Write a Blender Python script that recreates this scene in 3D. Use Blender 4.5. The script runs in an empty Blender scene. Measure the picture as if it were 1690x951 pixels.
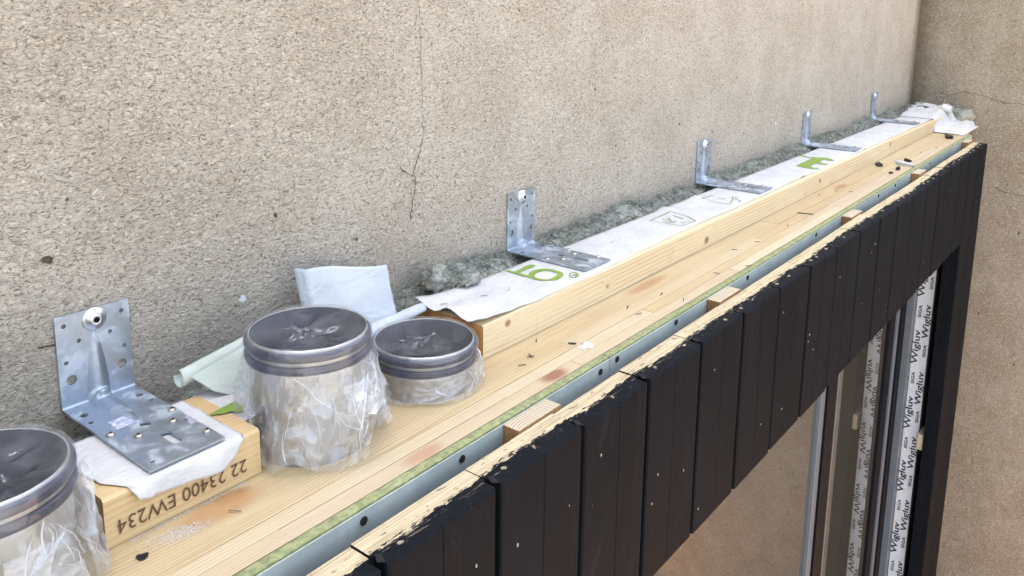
import bpy, bmesh, math, random
from mathutils import Vector, Matrix, noise
R = math.radians
sc = bpy.context.scene
COL = sc.collection
random.seed(7)

# ------------------------------------------------------------------ camera
W, H = 1690.0, 951.0
F_PX, PPX, PPY = 1361.13, 845.0, 258.0
CAMM = Matrix(((0.62152287, -0.13734332, 0.77126269),
               (-0.78330845, -0.12367242, 0.60920687),
               (0.01171344, -0.98277258, -0.18444742)))      # columns: right, down, forward in the world
CAMP = Vector((0.0, -1.0, 2.9))
cd = bpy.data.cameras.new('camera')
cam = bpy.data.objects.new('camera', cd)
COL.objects.link(cam)
cd.sensor_width = 36.0
cd.lens = F_PX / W * 36.0
cd.shift_x = 0.0
cd.shift_y = -(H / 2 - PPY) / W
cd.clip_start = 0.02
cd.clip_end = 1000
rt, dn, fw = CAMM.col[0], CAMM.col[1], CAMM.col[2]
mw = Matrix(((rt.x, -dn.x, -fw.x, CAMP.x), (rt.y, -dn.y, -fw.y, CAMP.y), (rt.z, -dn.z, -fw.z, CAMP.z), (0, 0, 0, 1)))
cam.matrix_world = mw
sc.camera = cam

# ------------------------------------------------------------------ sky, sun, exposure
SUN_EL, SUN_ROT = R(74), R(8)
world = bpy.data.worlds.new('World')
sc.world = world
world.use_nodes = True
wn = world.node_tree
bg = wn.nodes['Background']
sky = wn.nodes.new('ShaderNodeTexSky')
sky.sky_type = 'NISHITA'
sky.sun_disc = False
sky.sun_elevation = SUN_EL
sky.sun_rotation = SUN_ROT
sky.air_density = 1.0
sky.dust_density = 4.0
sky.ozone_density = 0.6
hs = wn.nodes.new('ShaderNodeHueSaturation')       # thin high veil of cloud: a paler blue
hs.inputs['Saturation'].default_value = 0.64
wn.links.new(sky.outputs[0], hs.inputs['Color'])
wn.links.new(hs.outputs[0], bg.inputs[0])
bg.inputs[1].default_value = 0.15
sl = bpy.data.lights.new('sun', 'SUN')
sl.energy = 5.0
sl.angle = R(0.5)
sl.color = (1.0, 0.93, 0.82)
sun = bpy.data.objects.new('sun', sl)
COL.objects.link(sun)
sd = Vector((math.sin(SUN_ROT) * math.cos(SUN_EL), math.cos(SUN_ROT) * math.cos(SUN_EL), math.sin(SUN_EL)))
sun.rotation_euler = sd.to_track_quat('Z', 'Y').to_euler()
sun.location = (3, 8, 9)
vs = sc.view_settings
vs.view_transform = 'Standard'
vs.look = 'None'
vs.gamma = 1.0
vs.use_curve_mapping = False
vs.exposure = 2.24
sc.cycles.transparent_max_bounces = 16


# ------------------------------------------------------------------ pixel -> place
def ray(x, y):
    return CAMM @ Vector(((x - PPX) / F_PX, (y - PPY) / F_PX, 1.0))


def onZ(x, y, z):
    d = ray(x, y)
    return CAMP + d * ((z - CAMP.z) / d.z)


def onY(x, y, v):
    d = ray(x, y)
    return CAMP + d * ((v - CAMP.y) / d.y)


def onX(x, y, v):
    d = ray(x, y)
    return CAMP + d * ((v - CAMP.x) / d.x)


# ------------------------------------------------------------------ node helper
class Mat:
    def __init__(s, name):
        s.m = bpy.data.materials.new(name)
        s.m.use_nodes = True
        s.t = s.m.node_tree
        s.b = s.t.nodes['Principled BSDF']
        s.o = s.t.nodes['Material Output']

    def put(s, node, key, v):
        if v is None:
            return
        if hasattr(v, 'is_output'):
            s.t.links.new(v, node.inputs[key])
        else:
            i = node.inputs[key]
            if i.type == 'RGBA' and len(v) == 3:
                v = (*v, 1)
            i.default_value = v

    def n(s, typ, ins=None, out=0, **kw):
        nd = s.t.nodes.new('ShaderNode' + typ)
        for k, v in kw.items():
            setattr(nd, k, v)
        for k, v in (ins or {}).items():
            s.put(nd, k, v)
        return nd.outputs[out]

    def math(s, op, a, b=None, c=None, clamp=False):
        return s.n('Math', {0: a, 1: b, 2: c}, operation=op, use_clamp=clamp)

    def vm(s, op, a, b=None, out=0):
        return s.n('VectorMath', {0: a, 1: b}, out=out, operation=op)

    def noise(s, vec, scale, detail=3.0, rough=0.55, dist=0.0):
        return s.n('TexNoise', {'Vector': vec, 'Scale': scale, 'Detail': detail, 'Roughness': rough, 'Distortion': dist})

    def rng(s, v, a, b, c=0.0, d=1.0, smooth=True):
        return s.n('MapRange', {'Value': v, 'From Min': a, 'From Max': b, 'To Min': c, 'To Max': d},
                   interpolation_type='SMOOTHSTEP' if smooth else 'LINEAR')

    def mix(s, f, a, b, mode='MIX'):
        nd = s.t.nodes.new('ShaderNodeMix')
        nd.data_type = 'RGBA'
        nd.blend_type = mode
        s.put(nd, 0, f)
        s.put(nd, 6, a)
        s.put(nd, 7, b)
        return nd.outputs[2]

    def pos(s):
        return s.n('NewGeometry', out=0)

    def nrm(s):
        return s.n('NewGeometry', out=1)

    def obj(s):
        return s.n('TexCoord', out=3)

    def rand(s):
        return s.n('ObjectInfo', out=5)

    def xyz(s, v):
        nd = s.t.nodes.new('ShaderNodeSeparateXYZ')
        s.put(nd, 0, v)
        return nd.outputs

    def scl(s, v, k):
        return s.vm('MULTIPLY', v, k)

    def bump(s, h, strength, dist, prev=None):
        return s.n('Bump', {'Height': h, 'Strength': strength, 'Distance': dist, 'Normal': prev})

    def done(s, col=None, rough=None, normal=None, metal=None, **kw):
        s.put(s.b, 'Base Color', col)
        s.put(s.b, 'Roughness', rough)
        s.put(s.b, 'Normal', normal)
        s.put(s.b, 'Metallic', metal)
        for k, v in kw.items():
            s.put(s.b, k.replace('_', ' '), v)
        return s.m


def srgb(r, g, b):
    f = lambda c: (c / 255 / 12.92) if c / 255 <= .04045 else ((c / 255 + .055) / 1.055) ** 2.4
    return (f(r), f(g), f(b))


# ------------------------------------------------------------------ materials
def tone(c, k=0.70, g=0.07):
    """weathered rather than freshly planed: a little darker and greyer"""
    l = 0.3 * c[0] + 0.6 * c[1] + 0.1 * c[2]
    return tuple((v * (1 - g) + l * g) * k for v in c)


def mat_stucco(name, light, mid, dark, side=False):
    m = Mat(name)
    p = m.pos()
    x, y, z = m.xyz(p)[0:3]
    warp = m.n('TexNoise', {'Vector': p, 'Scale': 60.0, 'Detail': 1.0}, out=1)
    pw = m.vm('ADD', p, m.scl(m.vm('SUBTRACT', warp, (0.5, 0.5, 0.5)), (0.012, 0.012, 0.008)))
    g1 = m.noise(m.scl(pw, (1.0, 1.0, 1.6)), 165.0, 5.0, 0.66, 0.9)
    g2 = m.noise(m.scl(pw, (0.7, 0.7, 1.7)), 230.0, 2.0, 0.6, 0.6)
    patch = m.noise(p, 5.5, 4.0, 0.6)
    patch2 = m.noise(p, 24.0, 3.0, 0.6)
    h = m.math('ADD', m.math('MULTIPLY', g1, 0.75), m.math('MULTIPLY', g2, 0.35))
    col = m.mix(m.rng(patch, 0.32, 0.68), mid, light)
    col = m.mix(m.rng(patch2, 0.50, 0.72, 0, 0.34), col, dark)
    damp = m.noise(m.scl(p, (1.3, 1.3, 0.8)), 1.0, 5.0, 0.62)
    col = m.mix(m.rng(damp, 0.50, 0.70, 0, 0.30), col, dark)
    trow = m.noise(m.scl(pw, (9.0, 9.0, 26.0)), 1.0, 3.0, 0.6, 0.6)
    # fine grain: low spots of the relief darker, high spots paler
    col = m.mix(m.rng(g1, 0.49, 0.36, 0, 0.75), col, srgb(90, 79, 66))
    col = m.mix(m.rng(g2, 0.52, 0.66, 0, 0.60), col, srgb(232, 224, 210))
    hole = m.noise(p, 40.0, 1.0, 0.4)
    col = m.mix(m.rng(hole, 0.245, 0.20, 0, 0.9), col, srgb(70, 58, 46))
    rust = m.noise(m.vm('ADD', p, (4.2, 0, 1.3)), 13.0, 2.0, 0.5)
    col = m.mix(m.rng(rust, 0.70, 0.80, 0, 0.35), col, srgb(176, 138, 96))
    if not side:
        # bare grey cement where the old fittings were, low on the wall
        lim = m.math('ADD', m.rng(x, 0.35, 1.3, 2.50, 2.40, smooth=False),
                     m.math('MULTIPLY', m.math('SUBTRACT', m.noise(p, 9.0, 4.0, 0.6), 0.5), 0.14))
        dlt = m.math('SUBTRACT', lim, z)
        cem = m.rng(dlt, -0.07, 0.05, 0, 0.36)
        col = m.mix(cem, col, m.mix(g1, srgb(112, 111, 101), srgb(176, 173, 160)))
        corner_dirt_shade = m.rng(m.math('ADD', x, m.math('MULTIPLY', m.noise(p, 30.0, 3.0), 0.12)), 4.46, 4.59, 0, 0.7)
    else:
        corner_dirt_shade = m.rng(m.math('ADD', y, m.math('MULTIPLY', m.noise(p, 30.0, 3.0), 0.10)), -0.06, 0.06, 0, 0.85)
    col = m.mix(corner_dirt_shade, col, m.mix(g1, srgb(74, 62, 48), srgb(140, 124, 100)))  # dirt along the wall corner, plus corner shade painted into the colour
    b1 = m.bump(h, 1.0, 0.010)
    b2 = m.bump(m.math('ADD', patch2, m.math('MULTIPLY', trow, 1.2)), 0.6, 0.010, b1)
    return m.done(col, 0.95, b2)


def mat_wood(name, light, dark, third, axis=0, ring=0.0055, amp=14.0, contrast=0.55, knots=(), fibre=True, worldtex=False, rough=0.62, lines=0.9, k=0.64):
    light, dark, third = [tone(q, k, 0.06) for q in (light, dark, third)]
    knots = [(a, b, tone(q, k), d) for a, b, q, d in knots]
    m = Mat(name)
    c = m.pos() if worldtex else m.obj()
    rnd = m.rand()
    c = m.vm('ADD', c, m.n('CombineXYZ', {0: m.math('MULTIPLY', rnd, 31.7), 1: m.math('MULTIPLY', rnd, 7.3), 2: m.math('MULTIPLY', rnd, 3.9)}))
    st = [1.0, 1.0, 1.0]
    lowf = [14.0, 14.0, 14.0]
    lowf[axis] = 1.7
    st = [420.0, 420.0, 420.0]
    st[axis] = 7.0
    low = m.noise(m.scl(c, tuple(lowf)), 1.0, 2.0, 0.5)
    fib = m.noise(m.scl(c, tuple(st)), 1.0, 4.0, 0.6)
    s = m.xyz(c)
    others = [i for i in range(3) if i != axis]
    lin = m.math('ADD', s[others[0]], m.math('MULTIPLY', s[others[1]], 0.83))
    ph = m.math('ADD', m.math('MULTIPLY', lin, 2 * math.pi / ring), m.math('MULTIPLY', low, amp))
    kmasks = []
    P = m.pos()
    for (kp, kr, kc, ks) in knots:
        sv = [1 / kr] * 3
        sv[axis] = 1 / (kr * ks)
        kd = m.vm('LENGTH', m.scl(m.vm('SUBTRACT', P, kp), tuple(sv)), out=1)
        ph = m.math('ADD', ph, m.math('MULTIPLY', m.rng(kd, 5.0, 0.4), 16.0))
        kmasks.append((kd, kc))
    rg = m.math('ADD', m.math('MULTIPLY', m.math('SINE', ph), 0.5), 0.5)
    rg = m.math('POWER', rg, 2.6)
    fade = m.noise(m.scl(c, tuple(v * 1.9 for v in lowf)), 1.0, 3.0, 0.6)
    rg = m.math('MULTIPLY', rg, m.rng(fade, 0.34, 0.62, 0.12, 1.0))
    big = m.noise(m.scl(c, tuple(v * 0.35 for v in lowf)), 1.0, 2.0)
    col = m.mix(m.rng(big, 0.3, 0.7), light, third)
    col = m.mix(m.rng(rnd, 0.55, 1.0, 0, 0.5, smooth=False), col, third)
    col = m.mix(m.math('MULTIPLY', rg, contrast * lines), col, dark)
    col = m.mix(m.rng(fib, 0.42, 0.75, 0, contrast * 0.55), col, dark)
    for kd, kc in kmasks:
        kn = m.math('ADD', kd, m.math('MULTIPLY', m.math('SUBTRACT', fib, 0.5), 0.9))
        col = m.mix(m.rng(kn, 1.45, 0.5, 0, 0.85), col, m.mix(m.math('MULTIPLY', rg, 0.6), kc, dark))
    sp = m.noise(m.pos(), 260.0, 1.0)
    col = m.mix(m.rng(sp, 0.74, 0.80, 0, 0.5), col, srgb(90, 66, 40))
    smut = m.noise(m.pos(), 21.0, 4.0, 0.65)
    col = m.mix(m.rng(smut, 0.56, 0.75, 0, 0.22), col, srgb(150, 132, 108))
    hh = m.math('ADD', m.math('MULTIPLY', rg, -0.3), m.math('MULTIPLY', fib, 0.7))
    return m.done(col, rough, m.bump(hh, 0.35, 0.0012))


def mat_endgrain(name, light, dark, cx, cy, ring=0.0045):
    m = Mat(name)
    c = m.obj()
    d = m.vm('ADD', c, (cx, cy, 0))
    d = m.scl(d, (1, 1, 0))
    rr = m.vm('LENGTH', d, out=1)
    nz = m.noise(c, 22.0, 3.0)
    ph = m.math('ADD', m.math('MULTIPLY', rr, 2 * math.pi / ring), m.math('MULTIPLY', nz, 7.0))
    g = m.math('POWER', m.math('ADD', m.math('MULTIPLY', m.math('SINE', ph), 0.5), 0.5), 2.2)
    f = m.noise(c, 700.0, 2.0)
    col = m.mix(m.math('MULTIPLY', g, 0.75), light, dark)
    col = m.mix(m.rng(f, 0.5, 0.8, 0, 0.4), col, dark)
    return m.done(col, 0.85, m.bump(f, 0.4, 0.001))


def mat_black():
    m = Mat('black_paint')
    p = m.pos()
    x, y, z = m.xyz(p)[0:3]
    rnd = m.rand()
    o = m.vm('ADD', m.obj(), m.n('CombineXYZ', {0: m.math('MULTIPLY', rnd, 13.0), 2: m.math('MULTIPLY', rnd, 9.0)}))
    gr = m.noise(m.scl(o, (160.0, 160.0, 3.2)), 1.0, 4.0, 0.65)
    fine = m.noise(m.scl(o, (700.0, 700.0, 14.0)), 1.0, 3.0, 0.6)
    cloud = m.noise(m.scl(o, (9.0, 9.0, 5.0)), 1.0, 3.0, 0.6)
    col = m.mix(m.rng(gr, 0.35, 0.72), srgb(7, 10, 15), srgb(25, 28, 33))
    col = m.mix(m.rng(cloud, 0.42, 0.7, 0, 0.6), col, srgb(9, 12, 18))
    col = m.mix(m.rng(rnd, 0.0, 1.0, 0.0, 0.35, smooth=False), col, srgb(15, 19, 26))
    scuff = m.noise(m.scl(o, (30.0, 30.0, 11.0)), 1.0, 5.0, 0.7, 0.8)
    col = m.mix(m.rng(scuff, 0.60, 0.74, 0, 0.5), col, srgb(36, 40, 48))
    col = m.mix(m.rng(fine, 0.66, 0.78, 0, 0.3), col, srgb(42, 42, 44))
    spk = m.noise(p, 190.0, 1.0, 0.3)
    col = m.mix(m.rng(spk, 0.83, 0.86, 0, 0.4), col, srgb(150, 140, 122))
    # sawn top: paint reaches only part of the way back, bare wood behind a ragged border
    up = m.math('GREATER_THAN', m.xyz(m.nrm())[2], 0.6)
    edge = m.math('ADD', m.math('MULTIPLY', m.math('SUBTRACT', m.noise(m.scl(p, (3.1, 0, 0)), 1.0, 2.0), 0.5), 0.030),
                  m.math('MULTIPLY', m.math('SUBTRACT', m.noise(m.scl(p, (42.0, 150.0, 0)), 1.0, 4.0, 0.7), 0.5), 0.036))
    yy = m.math('ADD', y, edge)
    raw = m.math('MULTIPLY', m.rng(yy, -0.4115, -0.4095), up)
    sc_ = m.noise(m.scl(p, (26.0, 330.0, 40.0)), 1.0, 4.0, 0.7)
    scrape = m.math('MULTIPLY', m.rng(sc_, 0.60, 0.66), m.math('MULTIPLY', up, m.rng(yy, -0.427, -0.410)))
    raw = m.math('MAXIMUM', raw, m.math('MULTIPLY', scrape, 0.85))
    wg = m.noise(m.scl(p, (10.0, 500.0, 10.0)), 1.0, 4.0, 0.6)
    wood = m.mix(m.rng(wg, 0.35, 0.7), srgb(190, 178, 150), srgb(152, 136, 108))
    sootn = m.noise(m.scl(p, (60.0, 160.0, 1.0)), 1.0, 3.0)
    wood = m.mix(m.rng(sootn, 0.60, 0.72, 0, 0.7), wood, srgb(70, 60, 50))
    col = m.mix(raw, col, wood)
    rough = m.rng(gr, 0.3, 0.7, 0.62, 0.80)
    rough = m.math('MAXIMUM', rough, m.math('MULTIPLY', raw, 0.85))
    hb = m.math('ADD', gr, m.math('MULTIPLY', fine, 0.6))
    return m.done(col, rough, m.bump(hb, 0.35, 0.0015), Specular_IOR_Level=0.09)


def mat_galv(name='galvanised_steel', base=(168, 178, 190), rough=0.36, stain=0.5, metal=0.85):
    m = Mat(name)
    o = m.vm('ADD', m.obj(), m.n('CombineXYZ', {0: m.math('MULTIPLY', m.rand(), 5.0)}))
    sp = m.n('TexVoronoi', {'Vector': o, 'Scale': 140.0, 'Randomness': 1.0}, out=1)
    sv = m.xyz(sp)[0]
    cl = m.noise(o, 26.0, 4.0, 0.6, 0.6)
    c0 = srgb(*base)
    col = m.mix(m.rng(sv, 0, 1, 0, 0.3, smooth=False), c0, tuple(v * 0.72 for v in c0))
    col = m.mix(m.rng(cl, 0.50, 0.64, 0, stain), col, srgb(214, 220, 226))
    ro = m.math('ADD', m.rng(cl, 0.40, 0.64, 0, 0.28), m.math('ADD', m.math('MULTIPLY', sv, 0.10), rough - 0.05))
    me = m.rng(cl, 0.50, 0.66, metal, metal - 0.35 * stain)
    return m.done(col, ro, m.bump(cl, 0.12, 0.001), me)


def mat_simple(name, c, rough=0.6, metal=0.0, nscale=None, var=0.25, bump=None, c2=None, detail=3.0):
    m = Mat(name)
    if nscale is None:
        return m.done(c, rough, None, metal)
    nz = m.noise(m.pos(), nscale, detail, 0.6)
    col = m.mix(m.rng(nz, 0.32, 0.68), c, c2 or tuple(v * (1 - var) for v in c))
    return m.done(col, rough, m.bump(nz, 0.5, bump) if bump else None, metal)


def mat_membrane(name='white_membrane', c=(233, 232, 230), c2=(217, 217, 217)):
    m = Mat(name)
    p = m.pos()
    f = m.noise(p, 420.0, 3.0, 0.7)
    cl = m.noise(p, 15.0, 4.0, 0.6)
    col = m.mix(m.rng(cl, 0.35, 0.72), tone(srgb(*c), 0.74, 0), tone(srgb(*c2), 0.74, 0))
    col = m.mix(m.rng(m.noise(p, 33.0, 3.0), 0.66, 0.76, 0, 0.30), col, srgb(150, 152, 160))
    col = m.mix(m.rng(m.noise(p, 230.0, 1.0), 0.77, 0.82, 0, 0.6), col, srgb(110, 108, 104))
    wr = m.math('SUBTRACT', 1.0, m.math('ABSOLUTE', m.math('SUBTRACT', m.noise(m.scl(p, (14, 34, 22)), 1.0, 3.0, 0.55, 1.2), 0.5)))
    m.done(col, 0.75, m.bump(m.math('ADD', wr, m.math('MULTIPLY', f, 0.08)), 0.6, 0.008))
    m.put(m.b, 'Subsurface Weight', 0.0)
    return m.m


def mat_film(name='plastic_film', lo=0.04, hi=0.22, line=0.10, attr=True, gloss=0.09):
    m = Mat(name)
    p = m.pos()
    nz = m.noise(m.scl(p, (24, 24, 11)), 1.0, 1.5, 0.5, 1.0)
    st = m.noise(m.scl(p, (60, 60, 22)), 1.0, 3.0, 0.55, 1.5)
    ab = m.math('ABSOLUTE', m.math('SUBTRACT', st, 0.5))
    crease = m.rng(ab, 0.022, 0.0, 0, line)
    n2 = m.noise(m.scl(p, (80, 80, 26)), 1.0, 2.0, 0.5, 0.6)
    fac = m.math('ADD', m.rng(m.math('ADD', m.math('MULTIPLY', nz, 0.7), m.math('MULTIPLY', n2, 0.3)), 0.40, 0.64, lo, hi), crease, clamp=True)
    if attr:
        fac = m.math('ADD', fac, m.n('Attribute', out=2, attribute_name='layers'), clamp=True)
    bp = m.bump(m.math('ADD', nz, m.math('MULTIPLY', n2, 0.5)), 0.6, 0.005)
    tr = m.n('BsdfTransparent', {0: (0.955, 0.96, 0.965)})
    df = m.n('BsdfDiffuse', {0: (0.84, 0.86, 0.89), 'Normal': bp})
    tl = m.n('BsdfTranslucent', {0: (0.84, 0.86, 0.89), 'Normal': bp})
    gl = m.n('BsdfGlossy', {0: (1, 1, 1), 'Roughness': 0.10, 'Normal': bp})

    def mixs(f, a_, b_):
        nd = m.t.nodes.new('ShaderNodeMixShader')
        m.put(nd, 0, f)
        m.t.links.new(a_, nd.inputs[1])
        m.t.links.new(b_, nd.inputs[2])
        return nd.outputs[0]

    body = mixs(fac, tr, mixs(0.45, df, tl))
    m.t.links.new(mixs(gloss, body, gl), m.o.inputs[0])
    m.t.nodes.remove(m.b)
    return m.m


M = {}
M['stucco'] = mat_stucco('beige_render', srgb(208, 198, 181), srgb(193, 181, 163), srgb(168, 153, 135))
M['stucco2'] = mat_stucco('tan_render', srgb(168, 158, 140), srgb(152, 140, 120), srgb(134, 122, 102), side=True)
PL, PD, PT = srgb(232, 208, 160), srgb(186, 142, 88), srgb(222, 186, 130)
RED = srgb(168, 98, 58)
M['lamella'] = mat_wood('lamella_pine', srgb(232, 211, 166), srgb(182, 148, 102), srgb(223, 196, 146), ring=0.006, contrast=0.66,
                        knots=[((0.958, -0.325, 2.342), 0.013, srgb(172, 104, 66), 1.6), ((0.676, -0.334, 2.342), 0.012, srgb(206, 160, 124), 2.6),
                               ((0.474, -0.226, 2.342), 0.009, srgb(140, 86, 48), 2.2), ((0.452, -0.235, 2.342), 0.02, srgb(214, 160, 100), 2.4),
                               ((1.42, -0.232, 2.342), 0.012, srgb(204, 156, 108), 6.0), ((2.62, -0.245, 2.342), 0.012, srgb(190, 134, 94), 4.0)])
M['lamella_pale'] = mat_wood('lamella_pale', srgb(234, 218, 182), srgb(196, 168, 122), srgb(228, 206, 164), ring=0.0050, amp=12.0, contrast=0.62)
M['lamella_pink'] = mat_wood('lamella_pink', srgb(227, 209, 174), srgb(188, 156, 120), srgb(222, 200, 162), ring=0.0044, amp=15.0, contrast=0.62,
                             knots=[((0.962, -0.327, 2.342), 0.014, srgb(150, 84, 52), 1.9), ((0.676, -0.330, 2.342), 0.012, srgb(204, 158, 122), 2.6)])
M['beam'] = mat_wood('beam_pine', srgb(234, 218, 180), srgb(190, 154, 106), srgb(228, 206, 162), ring=0.0075, amp=16.0, contrast=0.62, k=0.92,
                     knots=[((1.733, -0.21, 2.360), 0.0085, srgb(120, 78, 44), 1.3), ((0.994, -0.21, 2.385), 0.006, srgb(150, 104, 64), 1.2),
                            ((2.52, -0.21, 2.372), 0.007, srgb(132, 88, 50), 1.4), ((3.32, -0.21, 2.384), 0.008, srgb(140, 92, 52), 1.3),
                            ((1.30, -0.21, 2.365), 0.004, srgb(150, 104, 64), 1.4)])
M['block'] = mat_wood('block_pine', srgb(226, 200, 150), srgb(180, 136, 86), srgb(216, 182, 128), ring=0.007, amp=10.0, contrast=0.5, k=0.90)
M['batten'] = mat_wood('batten_pine', srgb(196, 150, 92), srgb(134, 88, 46), srgb(178, 128, 74), axis=2, ring=0.006, amp=6.0, contrast=0.7)
M['end_pale'] = mat_endgrain('end_grain_pale', srgb(186, 176, 154), srgb(124, 108, 84), 0.02, 0.10)
M['end_brown'] = mat_endgrain('end_grain_brown', srgb(196, 146, 86), srgb(150, 100, 52), 0.0, 0.0, 0.004)
M['end_fuzzy'] = mat_simple('rough_sawn_end', srgb(176, 144, 96), 0.95, nscale=90.0, c2=srgb(128, 104, 62), bump=0.004, detail=5.0)
M['black'] = mat_black()
M['galv'] = mat_galv()
M['galv_duct'] = mat_galv('duct_steel', (176, 176, 176), 0.34, 0.25, 0.9)
M['screw'] = mat_simple('zinc_screw', srgb(196, 190, 176), 0.28, 0.9, 90.0, 0.3)
M['washer'] = mat_simple('bright_aluminium', srgb(214, 216, 222), 0.3, 0.85, 60.0, 0.15)
M['recess'] = mat_simple('dark_recess', srgb(9, 9, 10), 0.9)
M['surface'] = mat_simple('duct_bore_shade', srgb(34, 39, 58), 0.6, 0.3, 20.0, 0.3)  # inner side of the pipes: shade down the pipe put into the colour
M['gasket'] = mat_simple('blue_black_rubber', srgb(18, 26, 62), 0.30, 0.0, 30.0, 0.3)
M['film'] = mat_film()
M['film_top'] = mat_film('stretched_film', 0.06, 0.15, 0.03, False, 0.06)
M['film_edge'] = mat_film('film_fold', 0.40, 0.62, 0.0, False, 0.12)
M['membrane'] = mat_membrane()
M['membrane_blue'] = mat_membrane('bluish_fleece', (220, 225, 229), (206, 213, 220))
M['membrane_green'] = mat_membrane('greenish_fleece', (224, 230, 220), (206, 216, 200))
M['print'] = mat_simple('green_print', srgb(132, 158, 62), 0.6, 0.0, 120.0, 0.15)
M['print_thin'] = mat_simple('olive_print', srgb(150, 160, 110), 0.7)
M['ink'] = mat_simple('dark_brown_ink', srgb(104, 78, 52), 0.85, 0.0, 300.0, 0.35)
M['tape_ink'] = mat_simple('black_print', srgb(34, 34, 38), 0.6)
M['tape'] = mat_simple('white_tape', srgb(222, 222, 226), 0.35, 0.0, 40.0, 0.10, 0.001)
M['core'] = mat_simple('green_board_core', srgb(150, 154, 112), 0.95, 0.0, 130.0, bump=0.006, c2=srgb(116, 122, 84), detail=5.0)


def mat_face():
    m = Mat('grey_board_face')
    p = m.pos()
    c = m.noise(p, 11.0, 4.0, 0.6)
    f = m.noise(p, 90.0, 3.0, 0.6)
    col = m.mix(m.rng(c, 0.35, 0.7), srgb(160, 168, 162), srgb(182, 188, 180))
    col = m.mix(m.rng(f, 0.55, 0.8, 0, 0.3), col, srgb(136, 144, 138))
    return m.done(col, 0.75, m.bump(f, 0.12, 0.001))


M['face'] = mat_face()


def mat_wool():
    m = Mat('mineral_wool')
    p = m.pos()
    a = m.noise(p, 45.0, 5.0, 0.65, 1.2)
    b = m.noise(m.scl(p, (160, 420, 420)), 1.0, 4.0, 0.6, 1.0)
    col = m.mix(m.rng(a, 0.30, 0.70), srgb(128, 132, 120), srgb(196, 198, 186))
    col = m.mix(m.rng(b, 0.5, 0.75, 0, 0.6), col, srgb(226, 225, 214))
    col = m.mix(m.rng(m.noise(p, 17.0, 2.0), 0.60, 0.75, 0, 0.5), col, srgb(120, 104, 66))
    return m.done(col, 1.0, m.bump(m.math('ADD', a, m.math('MULTIPLY', b, 0.5)), 1.0, 0.008))


M['wool'] = mat_wool()
M['frame_grey'] = mat_simple('grey_window_profile', srgb(100, 107, 116), 0.42, 0.0, 12.0, 0.12)
M['frame_dark'] = mat_simple('black_window_profile', srgb(10, 12, 20), 0.55, 0.0, 12.0, 0.2)
M['jamb'] = mat_simple('dark_brown_board', srgb(48, 38, 32), 0.7, 0.0, 40.0, 0.3)
M['scrap_black'] = mat_simple('black_bitumen', srgb(34, 30, 28), 0.7, 0.0, 80.0, 0.4)
M['blue'] = mat_simple('blue_tape', srgb(44, 58, 104), 0.5)
M['crack'] = mat_simple('crack_shadowed_mortar', srgb(96, 82, 66), 1.0, 0.0, 200.0, 0.5)
M['dust'] = mat_simple('white_dust', srgb(206, 204, 200), 0.95)
M['sticker'] = mat_simple('sticker', srgb(206, 210, 222), 0.5, 0.0, 170.0, c2=srgb(140, 146, 176))


def mat_glass():
    m = Mat('window_glass')
    nz = m.noise(m.pos(), 1.6, 1.0)
    m.done((0.055, 0.053, 0.045), 0.02, m.bump(nz, 0.02, 0.01))
    m.put(m.b, 'IOR', 3.6)
    return m.m


M['glass'] = mat_glass()
M['frame_dark'].node_tree.nodes['Principled BSDF'].inputs['Specular IOR Level'].default_value = 0.15


def mat_ground():
    m = Mat('gravel_ground')
    p = m.pos()
    a = m.noise(p, 0.7, 5.0, 0.6)
    b = m.noise(p, 60.0, 4.0, 0.7)
    col = m.mix(m.rng(a, 0.3, 0.7), srgb(140, 136, 128), srgb(120, 116, 108))
    col = m.mix(m.rng(b, 0.5, 0.8, 0, 0.4), col, srgb(90, 86, 80))
    return m.done(col, 0.95, m.bump(b, 0.6, 0.01))


M['ground'] = mat_ground()
M['bounce_wood'] = mat_wood('warm_bounce_wood', srgb(226, 160, 84), srgb(190, 116, 52), srgb(216, 146, 70), axis=1, contrast=0.4, k=0.95)  # orange wood of the unseen deck added for warm bounce


# ------------------------------------------------------------------ object helpers
def tag(o, label=None, cat=None, group=None, kind=None):
    if label:
        o['label'] = label
    if cat:
        o['category'] = cat
    if group:
        o['group'] = group
    if kind:
        o['kind'] = kind
    return o


def empty(name, loc):
    o = bpy.data.objects.new(name, None)
    COL.objects.link(o)
    o.location = loc
    o.empty_display_size = 0.05
    return o


def link(name, me, loc, parent=None, rot=None):
    o = bpy.data.objects.new(name, me)
    COL.objects.link(o)
    if parent is not None:
        o.parent = parent
        q = parent
        off = Vector((0, 0, 0))
        while q is not None:
            off += q.location
            q = q.parent
        o.location = Vector(loc) - off
    else:
        o.location = loc
    if rot:
        o.rotation_euler = rot
    return o


def mesh(name, vs_, fs, mats, smooth=False, fm=None, center=True):
    """mesh data in local coordinates and the place of its origin"""
    vs_ = [Vector(v) for v in vs_]
    if center:
        lo = Vector([min(v[i] for v in vs_) for i in range(3)])
        hi = Vector([max(v[i] for v in vs_) for i in range(3)])
        c = (lo + hi) / 2
    else:
        c = Vector((0, 0, 0))
    me = bpy.data.meshes.new(name)
    me.from_pydata([v - c for v in vs_], [], fs)
    for m_ in (mats if isinstance(mats, (list, tuple)) else [mats]):
        me.materials.append(m_)
    if fm:
        for p_, i in zip(me.polygons, fm):
            p_.material_index = i
    if smooth:
        for p_ in me.polygons:
            p_.use_smooth = True
    me.update()
    return me, c


def obj(name, vs_, fs, mats, parent=None, smooth=False, fm=None, bevel=0.0, seg=2):
    me, c = mesh(name, vs_, fs, mats, smooth, fm)
    o = link(name, me, c, parent)
    if bevel:
        b = o.modifiers.new('bevel', 'BEVEL')
        b.width = bevel
        b.segments = seg
        b.limit_method = 'ANGLE'
        b.angle_limit = R(40)
    return o


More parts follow.
